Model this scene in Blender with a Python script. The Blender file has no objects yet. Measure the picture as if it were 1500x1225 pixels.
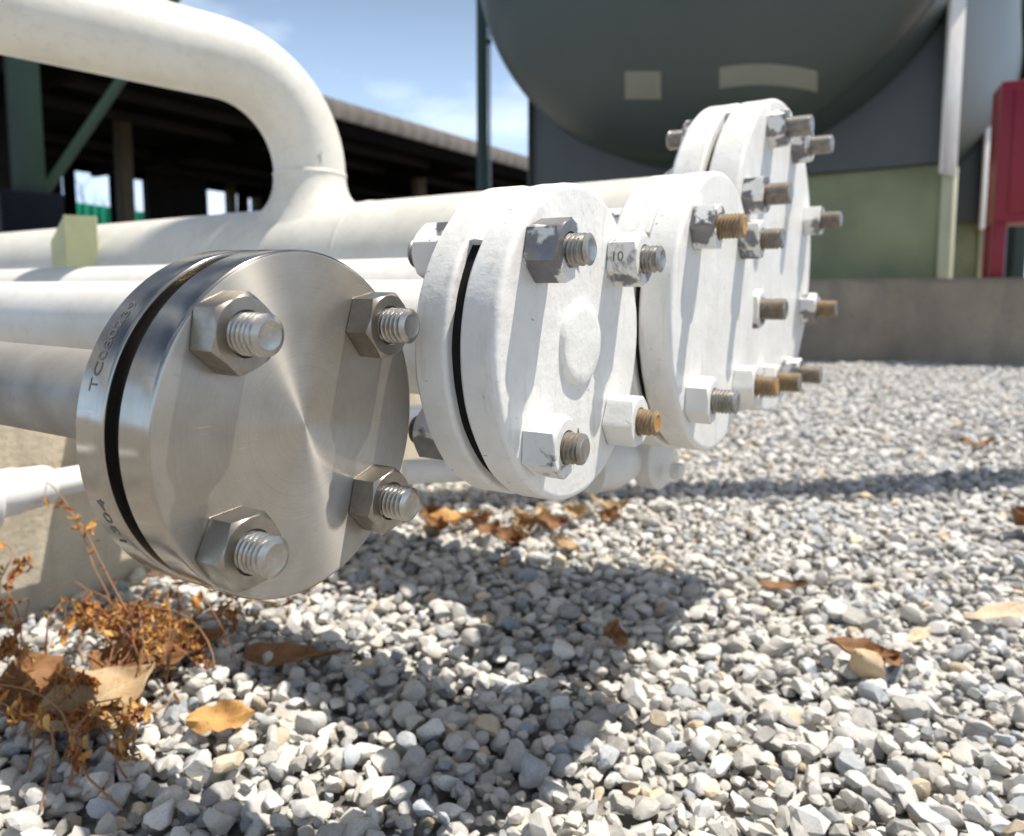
import bpy, bmesh, math, random
import numpy as np
from mathutils import Vector, Matrix, Euler, noise as mnoise

R_ = math.radians
PI = math.pi
random.seed(7)
rng = np.random.default_rng(11)
sc = bpy.context.scene
COL = sc.collection

# ------------------------------------------------------------------ camera
F_PX, PITCH, CAM_H = 1127.0, R_(5.7), 0.365
BGS = CAM_H / 0.25           # site scale of everything laid out from the ground
cam_d = bpy.data.cameras.new('camera')
cam = bpy.data.objects.new('camera', cam_d)
COL.objects.link(cam)
cam_d.sensor_width = 36.0
cam_d.lens = F_PX / 1500.0 * 36.0
cam_d.shift_y = -50.5 / 1500.0
cam_d.clip_start = 0.01
cam_d.clip_end = 2000
cam_d.dof.use_dof = True
cam_d.dof.focus_distance = 0.365
cam_d.dof.aperture_fstop = 10.0
cam.location = (0, 0, CAM_H)
cam.rotation_euler = (PI / 2 - PITCH, 0, 0)
sc.camera = cam

# ------------------------------------------------------------------ sky + sun
SUN_EL, SUN_AZ = R_(68), R_(82)          # azimuth clockwise from +Y
w = bpy.data.worlds.new('World')
sc.world = w
w.use_nodes = True
wn, wl = w.node_tree.nodes, w.node_tree.links
wn.clear()
wo = wn.new('ShaderNodeOutputWorld')
bg = wn.new('ShaderNodeBackground')
sky = wn.new('ShaderNodeTexSky')
sky.sky_type = 'NISHITA'
sky.sun_disc = False
sky.sun_elevation = SUN_EL
sky.sun_rotation = SUN_AZ
sky.air_density = 1.0
sky.dust_density = 1.6
sky.ozone_density = 1.5
bg.inputs['Strength'].default_value = 0.05
tc = wn.new('ShaderNodeTexCoord')
mp = wn.new('ShaderNodeMapping')
mp.inputs['Scale'].default_value = (1.0, 1.0, 2.6)
mp.inputs['Location'].default_value = (0.35, 0.2, 0.1)
nz = wn.new('ShaderNodeTexNoise')
nz.inputs['Scale'].default_value = 3.2
nz.inputs['Detail'].default_value = 7
nz.inputs['Roughness'].default_value = 0.55
rp = wn.new('ShaderNodeMapRange')
rp.inputs['From Min'].default_value = 0.47
rp.inputs['From Max'].default_value = 0.72
rp.inputs['To Max'].default_value = 0.75
mx = wn.new('ShaderNodeMix')
mx.data_type = 'RGBA'
mx.inputs['B'].default_value = (19.0, 20.5, 22.5, 1)
wl.new(tc.outputs['Generated'], mp.inputs['Vector'])
wl.new(mp.outputs['Vector'], nz.inputs['Vector'])
wl.new(nz.outputs['Fac'], rp.inputs['Value'])
wl.new(rp.outputs['Result'], mx.inputs['Factor'])
# whitish haze that thins out with height above the horizon, all round
sx = wn.new('ShaderNodeSeparateXYZ')
hz_ = wn.new('ShaderNodeMapRange')
hz_.interpolation_type = 'SMOOTHSTEP'
hz_.inputs['From Min'].default_value = 0.0
hz_.inputs['From Max'].default_value = 0.56
hz_.inputs['To Min'].default_value = 0.92
hz_.inputs['To Max'].default_value = 0.0
mh = wn.new('ShaderNodeMix')
mh.data_type = 'RGBA'
mh.inputs['B'].default_value = (12.2, 16.8, 23.5, 1)
wl.new(tc.outputs['Generated'], sx.inputs[0])
wl.new(sx.outputs['Z'], hz_.inputs['Value'])
wl.new(hz_.outputs['Result'], mh.inputs['Factor'])
wl.new(sky.outputs['Color'], mh.inputs['A'])
wl.new(mh.outputs['Result'], mx.inputs['A'])
wl.new(mx.outputs['Result'], bg.inputs['Color'])
wl.new(bg.outputs['Background'], wo.inputs['Surface'])

sun_d = bpy.data.lights.new('sun', 'SUN')
sun_d.energy = 5.0
sun_d.angle = R_(0.53)
sun_d.color = (1.0, 0.945, 0.86)
sun = bpy.data.objects.new('sun', sun_d)
COL.objects.link(sun)
sdir = Vector((math.cos(SUN_EL) * math.sin(SUN_AZ), math.cos(SUN_EL) * math.cos(SUN_AZ), math.sin(SUN_EL)))
sun.rotation_euler = sdir.to_track_quat('Z', 'Y').to_euler()
sun.location = (3, 0, 8)

vs = sc.view_settings
vs.view_transform = 'Standard'
vs.look = 'None'
vs.exposure = 0.50
vs.gamma = 1.0
vs.use_curve_mapping = False
sc.render.engine = 'CYCLES'
sc.cycles.max_bounces = 7
sc.cycles.diffuse_bounces = 3
sc.cycles.glossy_bounces = 4
sc.cycles.transmission_bounces = 3


def pix(u, v, Y, h=CAM_H):
    """World point seen at photo pixel (u, v) at world distance Y in front of the camera."""
    a, b = (u - 750) / F_PX, (562 - v) / F_PX
    cp, sp = math.cos(PITCH), math.sin(PITCH)
    d = Vector((a, cp + b * sp, -sp + b * cp))
    return Vector((0, 0, h)) + d * (Y / d.y)


def pixb(u, v, Y):
    return pix(u, v, Y, 0.25)


BACK = []


# ------------------------------------------------------------------ materials
class NT:
    def __init__(self, name):
        self.m = bpy.data.materials.new(name)
        self.m.use_nodes = True
        self.n = self.m.node_tree.nodes
        self.l = self.m.node_tree.links
        self.b = self.n['Principled BSDF']
        self.tc = self.n.new('ShaderNodeTexCoord')
        self.oi = self.n.new('ShaderNodeObjectInfo')
        self.vec = None

    def coords(self, per_object=True, kind='Object'):
        if not per_object:
            return self.tc.outputs[kind]
        if self.vec is None:
            a = self.n.new('ShaderNodeVectorMath')
            a.operation = 'ADD'
            s = self.n.new('ShaderNodeMath')
            s.operation = 'MULTIPLY'
            s.inputs[1].default_value = 37.0
            self.l.new(self.oi.outputs['Random'], s.inputs[0])
            self.l.new(self.tc.outputs[kind], a.inputs[0])
            self.l.new(s.outputs[0], a.inputs[1])
            self.vec = a.outputs[0]
        return self.vec

    def noise(self, scale, detail=4, rough=0.5, vec=None, out='Fac', dist=0.0):
        t = self.n.new('ShaderNodeTexNoise')
        t.inputs['Scale'].default_value = scale
        t.inputs['Detail'].default_value = detail
        t.inputs['Roughness'].default_value = rough
        t.inputs['Distortion'].default_value = dist
        self.l.new(vec if vec is not None else self.coords(), t.inputs['Vector'])
        return t.outputs[out]

    def voro(self, scale, vec=None, out='Distance', feature='F1'):
        t = self.n.new('ShaderNodeTexVoronoi')
        t.feature = feature
        t.inputs['Scale'].default_value = scale
        self.l.new(vec if vec is not None else self.coords(), t.inputs['Vector'])
        return t.outputs[out]

    def rng(self, src, a, b, c=0.0, d=1.0):
        t = self.n.new('ShaderNodeMapRange')
        for k, v in zip(('From Min', 'From Max', 'To Min', 'To Max'), (a, b, c, d)):
            t.inputs[k].default_value = v
        self.l.new(src, t.inputs['Value'])
        return t.outputs['Result']

    def math(self, op, a, b=None):
        t = self.n.new('ShaderNodeMath')
        t.operation = op
        for i, x in enumerate((a, b)):
            if x is None:
                continue
            if isinstance(x, (int, float)):
                t.inputs[i].default_value = x
            else:
                self.l.new(x, t.inputs[i])
        return t.outputs[0]

    def mix(self, f, a, b):
        t = self.n.new('ShaderNodeMix')
        t.data_type = 'RGBA'
        for k, x in (('Factor', f), ('A', a), ('B', b)):
            if isinstance(x, (int, float)):
                t.inputs[k].default_value = x
            elif isinstance(x, tuple):
                t.inputs[k].default_value = (*x, 1) if len(x) == 3 else x
            else:
                self.l.new(x, t.inputs[k])
        return t.outputs['Result']

    def mapped(self, scale, vec=None, rot=(0, 0, 0)):
        t = self.n.new('ShaderNodeMapping')
        t.inputs['Scale'].default_value = scale
        t.inputs['Rotation'].default_value = rot
        self.l.new(vec if vec is not None else self.coords(), t.inputs['Vector'])
        return t.outputs['Vector']

    def bump(self, h, strength=0.3, dist=0.001, prev=None):
        t = self.n.new('ShaderNodeBump')
        t.inputs['Strength'].default_value = strength
        t.inputs['Distance'].default_value = dist
        self.l.new(h, t.inputs['Height'])
        if prev is not None:
            self.l.new(prev, t.inputs['Normal'])
        return t.outputs['Normal']

    def set(self, **kw):
        names = dict(color='Base Color', rough='Roughness', metal='Metallic', normal='Normal', spec='Specular IOR Level',
                     aniso='Anisotropic', arot='Anisotropic Rotation', tangent='Tangent', coat='Coat Weight')
        for k, x in kw.items():
            s = self.b.inputs[names[k]]
            if isinstance(x, (int, float)):
                s.default_value = x
            elif isinstance(x, tuple):
                s.default_value = (*x, 1) if len(x) == 3 else x
            else:
                self.l.new(x, s)
        return self.m


def mat_paint(name, pits=0.0, streak=0.0, base=(0.75, 0.738, 0.70), chip=0.0, rough=0.42, bump=0.25, dirt=0.35, chipcol=(0.17, 0.175, 0.185), chipscale=95):
    t = NT(name)
    d1 = t.rng(t.noise(14, 6, 0.6), 0.45, 0.75)
    d2 = t.rng(t.noise(70, 5, 0.65), 0.5, 0.8)
    c = t.mix(t.math('MULTIPLY', d1, dirt), base, (0.55, 0.51, 0.43))
    c = t.mix(t.math('MULTIPLY', d2, dirt * 0.5), c, (0.40, 0.37, 0.32))
    # fine dark specks in the paint
    v = t.voro(210)
    sp = t.math('MULTIPLY', t.math('LESS_THAN', v, 0.16), t.math('GREATER_THAN', t.noise(30, 2), 0.66))
    c = t.mix(t.math('MULTIPLY', sp, 0.8), c, (0.10, 0.09, 0.08))
    pm = None
    if streak > 0:      # rain-washed grime and faint rust runs (local Y is up on the flanges)
        sv = t.noise(1.0, 5, 0.6, vec=t.mapped((150, 16, 150)))
        c = t.mix(t.math('MULTIPLY', t.rng(sv, 0.56, 0.74), streak), c, (0.36, 0.30, 0.22))
    if pits > 0:        # clustered pits and scratches showing dark primer
        reg = t.rng(t.noise(22, 3, 0.6), 0.50, 0.62)
        pv = t.noise(1.0, 4, 0.65, vec=t.mapped((330, 330, 150), rot=(0.3, 0.2, 0.5)))
        pm = t.math('MULTIPLY', t.rng(pv, 0.66, 0.69), reg)
        c = t.mix(t.math('MULTIPLY', pm, pits), c, (0.17, 0.165, 0.16))
    hgt = t.math('ADD', t.math('MULTIPLY', t.noise(55, 4, 0.55), 1.0), t.math('MULTIPLY', t.noise(190, 3, 0.6), 0.35))
    if pm is not None:
        hgt = t.math('SUBTRACT', hgt, t.math('MULTIPLY', pm, 0.8))
    metal = 0.0
    rg = rough
    if chip > 0:
        e = t.noise(chipscale, 5, 0.52, dist=0.25)
        gm_ = t.n.new('ShaderNodeNewGeometry')
        e = t.math('ADD', e, t.math('MULTIPLY', t.math('SUBTRACT', gm_.outputs['Pointiness'], 0.5), 0.5))
        m = t.rng(e, 0.655 - chip * 0.15, 0.70 - chip * 0.15)
        rust = t.rng(t.noise(160, 3, 0.6), 0.4, 0.7)
        cc = t.mix(rust, chipcol, (0.24, 0.215, 0.19))
        c = t.mix(m, c, cc)
        hgt = t.math('SUBTRACT', hgt, t.math('MULTIPLY', m, 0.9))
        rg = t.rng(m, 0, 1, rough, 0.33)
        metal = t.math('MULTIPLY', m, 0.55)
    return t.set(color=c, rough=rg, metal=metal, normal=t.bump(hgt, bump, 0.0016), spec=0.45)


def mat_turned(name, face=True):
    """Lathe-turned stainless steel: fine concentric grooves, anisotropic sheen."""
    t = NT(name)
    v = t.coords(False)
    sep = t.n.new('ShaderNodeSeparateXYZ')
    t.l.new(v, sep.inputs[0])
    rad = t.math('SQRT', t.math('ADD', t.math('MULTIPLY', sep.outputs[0], sep.outputs[0]), t.math('MULTIPLY', sep.outputs[1], sep.outputs[1])))
    cmb = t.n.new('ShaderNodeCombineXYZ')
    t.l.new(rad if face else sep.outputs[2], cmb.inputs[0])
    gro = t.noise(2600, 2, 0.6, vec=cmb.outputs[0])
    smu = t.noise(38, 5, 0.6)
    smu2 = t.noise(210, 4, 0.7)
    c = t.mix(t.rng(smu, 0.35, 0.75), (0.455, 0.425, 0.378), (0.36, 0.33, 0.285))
    # stains: oily blotches and a few dark specks
    c = t.mix(t.math('MULTIPLY', t.rng(smu2, 0.60, 0.78), 0.45), c, (0.30, 0.265, 0.22))
    sp = t.math('MULTIPLY', t.math('LESS_THAN', t.voro(330), 0.10), t.math('GREATER_THAN', t.noise(55, 2), 0.66))
    c = t.mix(t.math('MULTIPLY', sp, 0.4), c, (0.75, 0.72, 0.66))
    rings = t.noise(720, 3, 0.7, vec=cmb.outputs[0])
    c = t.mix(t.math('MULTIPLY', t.rng(rings, 0.5, 0.72), 0.34), c, (0.27, 0.245, 0.21))
    scr = t.noise(1.0, 3, 0.6, vec=t.mapped((46, 900, 60), rot=(0.0, 0.0, 0.7)))
    c = t.mix(t.math('MULTIPLY', t.rng(scr, 0.68, 0.74), 0.35), c, (0.80, 0.78, 0.73))
    tg = t.n.new('ShaderNodeTangent')
    tg.direction_type = 'RADIAL'
    tg.axis = 'Z'
    ro = t.rng(smu, 0.3, 0.8, 0.34, 0.46) if face else t.rng(smu, 0.3, 0.8, 0.13, 0.25)
    nb = t.bump(t.math('ADD', gro, t.math('MULTIPLY', rings, 0.8)), 0.16 if face else 0.06, 0.0004)
    return t.set(color=c, metal=0.80 if face else 1.0, rough=ro, aniso=0.90 if face else 0.55, arot=0.25, tangent=tg.outputs[0], normal=nb)


def mat_metal(name, c0, c1, rough=(0.28, 0.5), scale=120, metal=1.0, bump=0.12, rust=0.0, rustcol=(0.32, 0.15, 0.05)):
    t = NT(name)
    a = t.noise(scale, 5, 0.65)
    c = t.mix(t.rng(a, 0.35, 0.7), c0, c1)
    mt = metal
    if rust > 0:
        r = t.rng(t.noise(scale * 0.7, 5, 0.7, dist=0.3), 0.62 - 0.3 * rust, 0.75 - 0.2 * rust)
        c = t.mix(r, c, rustcol)
        mt = t.rng(r, 0, 1, metal, 0.1)
    return t.set(color=c, metal=mt, rough=t.rng(a, 0.3, 0.75, *rough), normal=t.bump(t.noise(scale * 2.2, 3, 0.6), bump, 0.0006))


def mat_plain(name, c0, c1, scale=6, rough=0.7, bump=0.2, bdist=0.01, metal=0.0, detail=6):
    t = NT(name)
    a = t.noise(scale, detail, 0.6)
    c = t.mix(t.rng(a, 0.32, 0.7), c0, c1)
    return t.set(color=c, rough=rough, metal=metal, normal=t.bump(t.noise(scale * 5, 5, 0.6), bump, bdist))


def mat_concrete(name, c0=(0.42, 0.39, 0.33), c1=(0.30, 0.275, 0.235), scale=9):
    t = NT(name)
    a = t.noise(scale, 8, 0.62)
    st = t.noise(4.0, 5, 0.6, vec=t.mapped((3.0, 3.0, 0.6)))
    c = t.mix(t.rng(a, 0.35, 0.68), c0, c1)
    c = t.mix(t.math('MULTIPLY', t.rng(st, 0.5, 0.72), 0.55), c, (0.17, 0.15, 0.125))
    pores = t.math('LESS_THAN', t.voro(scale * 14), 0.14)
    c = t.mix(t.math('MULTIPLY', pores, 0.5), c, (0.12, 0.11, 0.10))
    h = t.math('SUBTRACT', t.noise(scale * 9, 6, 0.65), t.math('MULTIPLY', pores, 0.6))
    return t.set(color=c, rough=0.88, normal=t.bump(h, 0.5, 0.004))


def mat_gravel():
    t = NT('gravel_stone')
    at = t.n.new('ShaderNodeAttribute')
    at.attribute_name = 'tone'
    v = t.coords(False)
    a = t.noise(170, 5, 0.65, vec=v)
    b = t.noise(620, 4, 0.6, vec=v)
    c = t.mix(t.math('MULTIPLY', t.rng(a, 0.42, 0.7), 0.45), at.outputs['Color'], (0.56, 0.545, 0.51))
    c = t.mix(t.math('MULTIPLY', t.rng(b, 0.5, 0.75), 0.5), c, (0.22, 0.22, 0.215))
    return t.set(color=c, rough=0.78, spec=0.35, normal=t.bump(t.math('ADD', a, t.math('MULTIPLY', b, 0.4)), 0.45, 0.0012))


def mat_ground():
    t = NT('gravel_bed')
    v = t.coords(False)
    p = t.voro(55, vec=v, out='Color')
    s = t.n.new('ShaderNodeSeparateXYZ')
    t.l.new(p, s.inputs[0])
    d = t.voro(55, vec=v)
    c = t.mix(s.outputs[0], (0.24, 0.24, 0.24), (0.46, 0.44, 0.40))
    c = t.mix(t.rng(d, 0.35, 0.75), c, (0.10, 0.095, 0.09))
    c = t.mix(t.rng(t.noise(1.3, 5, 0.6, vec=v), 0.45, 0.75, 0, 0.4), c, (0.30, 0.26, 0.21))
    return t.set(color=c, rough=0.9, normal=t.bump(t.math('SUBTRACT', 1.0, d), 0.8, 0.012))


def mat_leaf(name, c0, c1, scale=60):
    t = NT(name)
    a = t.noise(scale, 5, 0.6)
    c = t.mix(t.rng(a, 0.35, 0.7), c0, c1)
    c = t.mix(t.math('MULTIPLY', t.rng(t.noise(scale * 4, 3, 0.6), 0.58, 0.7), 0.6), c, tuple(x * 0.4 for x in c1))
    sp_ = t.n.new('ShaderNodeSeparateXYZ')
    t.l.new(t.coords(False), sp_.inputs[0])
    ay = t.math('ABSOLUTE', sp_.outputs[1])
    rib = t.math('LESS_THAN', ay, 0.0008)
    ph = t.math('SINE', t.math('MULTIPLY', t.math('SUBTRACT', sp_.outputs[0], t.math('MULTIPLY', ay, 0.8)), 900.0))
    vein = t.math('MAXIMUM', rib, t.math('MULTIPLY', t.math('GREATER_THAN', ph, 0.86), 0.5))
    c = t.mix(t.math('MULTIPLY', vein, 0.45), c, tuple(min(1, x * 1.35) for x in c0))
    m = t.set(color=c, rough=0.62, normal=t.bump(t.math('ADD', t.noise(scale * 3, 4), t.math('MULTIPLY', vein, 0.5)), 0.4, 0.001), spec=0.3)
    t.b.inputs['Subsurface Weight'].default_value = 0.0
    tr = t.n.new('ShaderNodeBsdfTranslucent')
    t.l.new(c, tr.inputs['Color'])
    ms = t.n.new('ShaderNodeMixShader')
    ms.inputs[0].default_value = 0.28
    o = t.n['Material Output']
    t.l.new(t.b.outputs[0], ms.inputs[1])
    t.l.new(tr.outputs[0], ms.inputs[2])
    t.l.new(ms.outputs[0], o.inputs['Surface'])
    return m


M = dict(
    paint_flange=mat_paint('white_paint_thick', bump=0.5, dirt=0.4, pits=0.85, streak=0.35),
    paint_flange_far=mat_paint('white_paint_far', bump=0.4, dirt=0.4, pits=0.6, streak=0.35),
    paint_pipe=mat_paint('white_paint_pipe', base=(0.70, 0.685, 0.64), bump=0.2, dirt=0.6, pits=0.3),
    paint_loop=mat_paint('cream_white_paint_pipe', base=(0.67, 0.65, 0.58), bump=0.2, dirt=0.7, pits=0.35),
    paint_nut=mat_paint('chipped_white_paint', chip=0.50, bump=0.35, dirt=0.4, chipscale=34),
    paint_nut_worn=mat_paint('worn_white_paint', chip=0.92, bump=0.35, dirt=0.4, chipscale=46),
    paint_clean=mat_paint('white_plastic_paint', base=(0.80, 0.80, 0.79), bump=0.05, dirt=0.1),
    face=mat_turned('turned_steel_face', True),
    rim=mat_turned('turned_steel_rim', False),
    nut=mat_metal('steel_nut', (0.38, 0.35, 0.305), (0.26, 0.23, 0.195), (0.26, 0.46), 90, bump=0.12),
    stud=mat_metal('steel_stud', (0.50, 0.48, 0.44), (0.34, 0.32, 0.285), (0.24, 0.42), 150, bump=0.2),
    stud_grey=mat_metal('grey_stud', (0.44, 0.42, 0.385), (0.28, 0.26, 0.23), (0.34, 0.55), 160, 0.85, 0.3, rust=0.10, rustcol=(0.22, 0.15, 0.09)),
    stud_brown=mat_metal('brown_stud', (0.33, 0.295, 0.25), (0.19, 0.16, 0.125), (0.4, 0.65), 160, 0.6, 0.3, rust=0.25, rustcol=(0.24, 0.15, 0.075)),
    stud_rust=mat_metal('rusty_stud', (0.33, 0.26, 0.17), (0.22, 0.16, 0.10), (0.45, 0.7), 160, 0.5, 0.3, rust=0.35, rustcol=(0.34, 0.19, 0.07)),
    stud_rust_end=mat_metal('orange_rust_end', (0.50, 0.27, 0.09), (0.34, 0.17, 0.055), (0.5, 0.75), 160, 0.2, 0.3),
    paint_nut_clean=mat_paint('white_nut_paint', bump=0.3, dirt=0.35),
    gal_pipe=mat_metal('grey_weathered_pipe', (0.33, 0.315, 0.29), (0.24, 0.222, 0.195), (0.42, 0.62), 26, 0.35, 0.12, rust=0.06, rustcol=(0.22, 0.16, 0.11)),
    gasket=mat_plain('black_gasket', (0.012, 0.012, 0.012), (0.02, 0.02, 0.02), 60, 0.7, 0.2, 0.001),
    stamp=mat_plain('stamped_mark', (0.17, 0.165, 0.155), (0.12, 0.118, 0.11), 200, 0.6, 0.1, 0.0005, 0.3),
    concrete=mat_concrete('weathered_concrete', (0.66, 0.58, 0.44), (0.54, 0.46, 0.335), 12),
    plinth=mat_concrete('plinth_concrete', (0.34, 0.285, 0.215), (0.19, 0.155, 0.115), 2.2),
    gravel=mat_gravel(),
    ground=mat_ground(),
    leaf_o=mat_leaf('orange_dry_leaf', (0.62, 0.36, 0.13), (0.52, 0.27, 0.08)),
    leaf_b=mat_leaf('brown_dry_leaf', (0.33, 0.17, 0.075), (0.20, 0.095, 0.04)),
    leaf_t=mat_leaf('tan_dry_leaf', (0.56, 0.42, 0.25), (0.44, 0.29, 0.15)),
    leaf_w=mat_leaf('bleached_dry_leaf', (0.72, 0.60, 0.44), (0.60, 0.47, 0.32)),
    weed=mat_leaf('dry_weed_leaf', (0.62, 0.32, 0.09), (0.42, 0.18, 0.045), 120),
    weed_red=mat_leaf('red_brown_weed_leaf', (0.40, 0.15, 0.05), (0.24, 0.08, 0.03), 120),
    weed_gold=mat_leaf('golden_weed_leaf', (0.70, 0.44, 0.15), (0.50, 0.27, 0.08), 120),
    stem=mat_plain('dry_stem', (0.30, 0.15, 0.07), (0.22, 0.105, 0.05), 90, 0.7, 0.3, 0.001),
    tank=mat_plain('grey_tank_paint', (0.062, 0.082, 0.074), (0.050, 0.066, 0.060), 1.6, 0.42, 0.05, 0.01),
    tank_patch=mat_plain('faded_cream_paint', (0.24, 0.24, 0.185), (0.205, 0.205, 0.155), 7, 0.55, 0.05, 0.003),
    saddle=mat_plain('dark_grey_steel_paint', (0.080, 0.096, 0.100), (0.066, 0.078, 0.082), 2.0, 0.5, 0.08, 0.006),
    olive=mat_plain('pale_green_paint', (0.32, 0.335, 0.18), (0.20, 0.225, 0.125), 3.0, 0.6, 0.1, 0.006),
    bracket=mat_plain('yellow_green_paint', (0.52, 0.53, 0.30), (0.44, 0.45, 0.245), 30, 0.55, 0.15, 0.001),
    pale_post=mat_plain('pale_yellow_green_post', (0.56, 0.57, 0.38), (0.48, 0.49, 0.32), 8, 0.55, 0.1, 0.004),
    red=mat_plain('dark_red_paint', (0.25, 0.006, 0.022), (0.21, 0.005, 0.017), 4, 0.45, 0.04, 0.004),
    green=mat_plain('dark_green_steel_paint', (0.010, 0.040, 0.034), (0.008, 0.03, 0.026), 5, 0.45, 0.05, 0.004),
    green_col=mat_plain('green_column_paint', (0.016, 0.046, 0.029), (0.012, 0.036, 0.022), 5, 0.5, 0.05, 0.004),
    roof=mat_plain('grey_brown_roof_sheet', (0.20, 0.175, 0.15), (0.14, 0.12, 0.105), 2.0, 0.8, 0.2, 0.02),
    shade_black=mat_plain('shade_black_steel', (0.008, 0.007, 0.0065), (0.005, 0.0045, 0.004), 1.0, 1.0, 0.1, 0.02),  # shade inside the open shed is put into this near-black colour
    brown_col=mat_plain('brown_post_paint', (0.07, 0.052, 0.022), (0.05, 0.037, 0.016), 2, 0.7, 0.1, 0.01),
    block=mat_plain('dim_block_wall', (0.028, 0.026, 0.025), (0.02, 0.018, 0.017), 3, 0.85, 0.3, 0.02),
    pedestal=mat_plain('dark_blue_base_paint', (0.005, 0.006, 0.011), (0.004, 0.005, 0.008), 4, 0.6, 0.1, 0.01),
    tarp=mat_plain('bright_green_tarp', (0.01, 0.36, 0.20), (0.01, 0.28, 0.15), 3, 0.5, 0.2, 0.02),
    bark=mat_plain('grey_bark', (0.20, 0.17, 0.15), (0.13, 0.11, 0.10), 4, 0.9, 0.4, 0.03),
    bluegrey=mat_plain('blue_grey_paint', (0.24, 0.27, 0.34), (0.20, 0.225, 0.28), 2, 0.5, 0.05, 0.01),
    tan_stone=mat_plain('tan_rock', (0.52, 0.40, 0.25), (0.42, 0.31, 0.19), 90, 0.8, 0.4, 0.0015),
)

for k_ in ('gasket', 'shade_black', 'block', 'pedestal'):
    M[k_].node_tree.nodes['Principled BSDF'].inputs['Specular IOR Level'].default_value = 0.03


# ------------------------------------------------------------------ mesh helpers
def mesh_from(name, V, Fc, smooth=True, angle=35):
    me = bpy.data.meshes.new(name)
    me.from_pydata([tuple(v) for v in V], [], Fc)
    me.validate()
    bm = bmesh.new()
    bm.from_mesh(me)
    bmesh.ops.recalc_face_normals(bm, faces=bm.faces)
    bm.to_mesh(me)
    bm.free()
    if smooth:
        me.polygons.foreach_set('use_smooth', [True] * len(me.polygons))
        me.set_sharp_from_angle(angle=R_(angle))
    return me


def obj(name, me, mat, parent=None, loc=None, rot=None):
    o = bpy.data.objects.new(name, me)
    COL.objects.link(o)
    if mat is not None and hasattr(me, 'materials') and len(me.materials) == 0:
        me.materials.append(mat)
    o.parent = parent
    if loc is not None:
        o.location = loc
    if rot is not None:
        o.rotation_euler = rot
    return o


def tag(o, label, cat, group=None):
    o['label'] = label
    o['category'] = cat
    if group:
        o['group'] = group
    return o


def struct(o):
    o['kind'] = 'structure'
    return o


def thing(name, label, cat, loc=(0, 0, 0), rot=(0, 0, 0), group=None):
    o = bpy.data.objects.new(name, None)
    COL.objects.link(o)
    o.empty_display_size = 0.05
    o.location = loc
    o.rotation_euler = rot
    return tag(o, label, cat, group)


def lathe(profile, seg=96, a0=0.0, a1=2 * PI, closed_profile=False):
    """Spin (r, z) points about local Z. Points with r == 0 become poles."""
    V, Fc = [], []
    full = abs(a1 - a0 - 2 * PI) < 1e-6
    n = seg if full else seg + 1
    rows = []
    for r, z in profile:
        if r <= 1e-9:
            rows.append([len(V)])
            V.append((0, 0, z))
        else:
            ids = []
            for i in range(n):
                a = a0 + (a1 - a0) * i / seg
                ids.append(len(V))
                V.append((r * math.cos(a), r * math.sin(a), z))
            rows.append(ids)
    pr = list(zip(rows[:-1], rows[1:]))
    if closed_profile:
        pr.append((rows[-1], rows[0]))
    for A, B in pr:
        for i in range(seg):
            j = (i + 1) % n
            if len(A) == 1 and len(B) == 1:
                continue
            if len(A) == 1:
                Fc.append((A[0], B[i], B[j]))
            elif len(B) == 1:
                Fc.append((A[i], B[0], A[j]))
            else:
                Fc.append((A[i], B[i], B[j], A[j]))
    if not full and closed_profile:
        Fc.append(tuple(r[0] for r in rows))
        Fc.append(tuple(r[-1] for r in rows))
    return V, Fc


def tube(pts, radii, seg=32, cap=True):
    """Tube along a polyline with per-point radii (parallel transport frame)."""
    pts = [Vector(p) for p in pts]
    if isinstance(radii, (int, float)):
        radii = [radii] * len(pts)
    V, Fc = [], []
    t0 = (pts[1] - pts[0]).normalized()
    up = Vector((0, 0, 1)) if abs(t0.z) < 0.9 else Vector((1, 0, 0))
    x = t0.cross(up).normalized()
    for i, p in enumerate(pts):
        if i == 0:
            t = t0
        elif i == len(pts) - 1:
            t = (pts[i] - pts[i - 1]).normalized()
        else:
            t = (pts[i + 1] - pts[i - 1]).normalized()
        x = (x - t * x.dot(t)).normalized()
        y = t.cross(x)
        for k in range(seg):
            a = 2 * PI * k / seg
            V.append(p + (x * math.cos(a) + y * math.sin(a)) * radii[i])
    for i in range(len(pts) - 1):
        for k in range(seg):
            j = (k + 1) % seg
            Fc.append((i * seg + k, i * seg + j, (i + 1) * seg + j, (i + 1) * seg + k))
    if cap:
        Fc.append(tuple(range(seg))[::-1])
        Fc.append(tuple(range((len(pts) - 1) * seg, len(pts) * seg)))
    return V, Fc


def box_vf(x0, x1, y0, y1, z0, z1):
    V = [(x, y, z) for x in (x0, x1) for y in (y0, y1) for z in (z0, z1)]
    Fc = [(0, 1, 3, 2), (4, 6, 7, 5), (0, 4, 5, 1), (2, 3, 7, 6), (0, 2, 6, 4), (1, 5, 7, 3)]
    return V, Fc


def box_mesh(name, x0, x1, y0, y1, z0, z1, bev=0.0, seg=2):
    V, Fc = box_vf(x0, x1, y0, y1, z0, z1)
    me = bpy.data.meshes.new(name)
    me.from_pydata(V, [], Fc)
    bm = bmesh.new()
    bm.from_mesh(me)
    if bev > 0:
        bmesh.ops.bevel(bm, geom=bm.edges[:], offset=bev, segments=seg, affect='EDGES', profile=0.5)
    bmesh.ops.recalc_face_normals(bm, faces=bm.faces)
    bm.to_mesh(me)
    bm.free()
    me.polygons.foreach_set('use_smooth', [True] * len(me.polygons))
    me.set_sharp_from_angle(angle=R_(35))
    return me


def join_vf(parts):
    V, Fc = [], []
    for v, f in parts:
        o = len(V)
        V += [tuple(p) for p in v]
        Fc += [tuple(i + o for i in q) for q in f]
    return V, Fc


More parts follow.
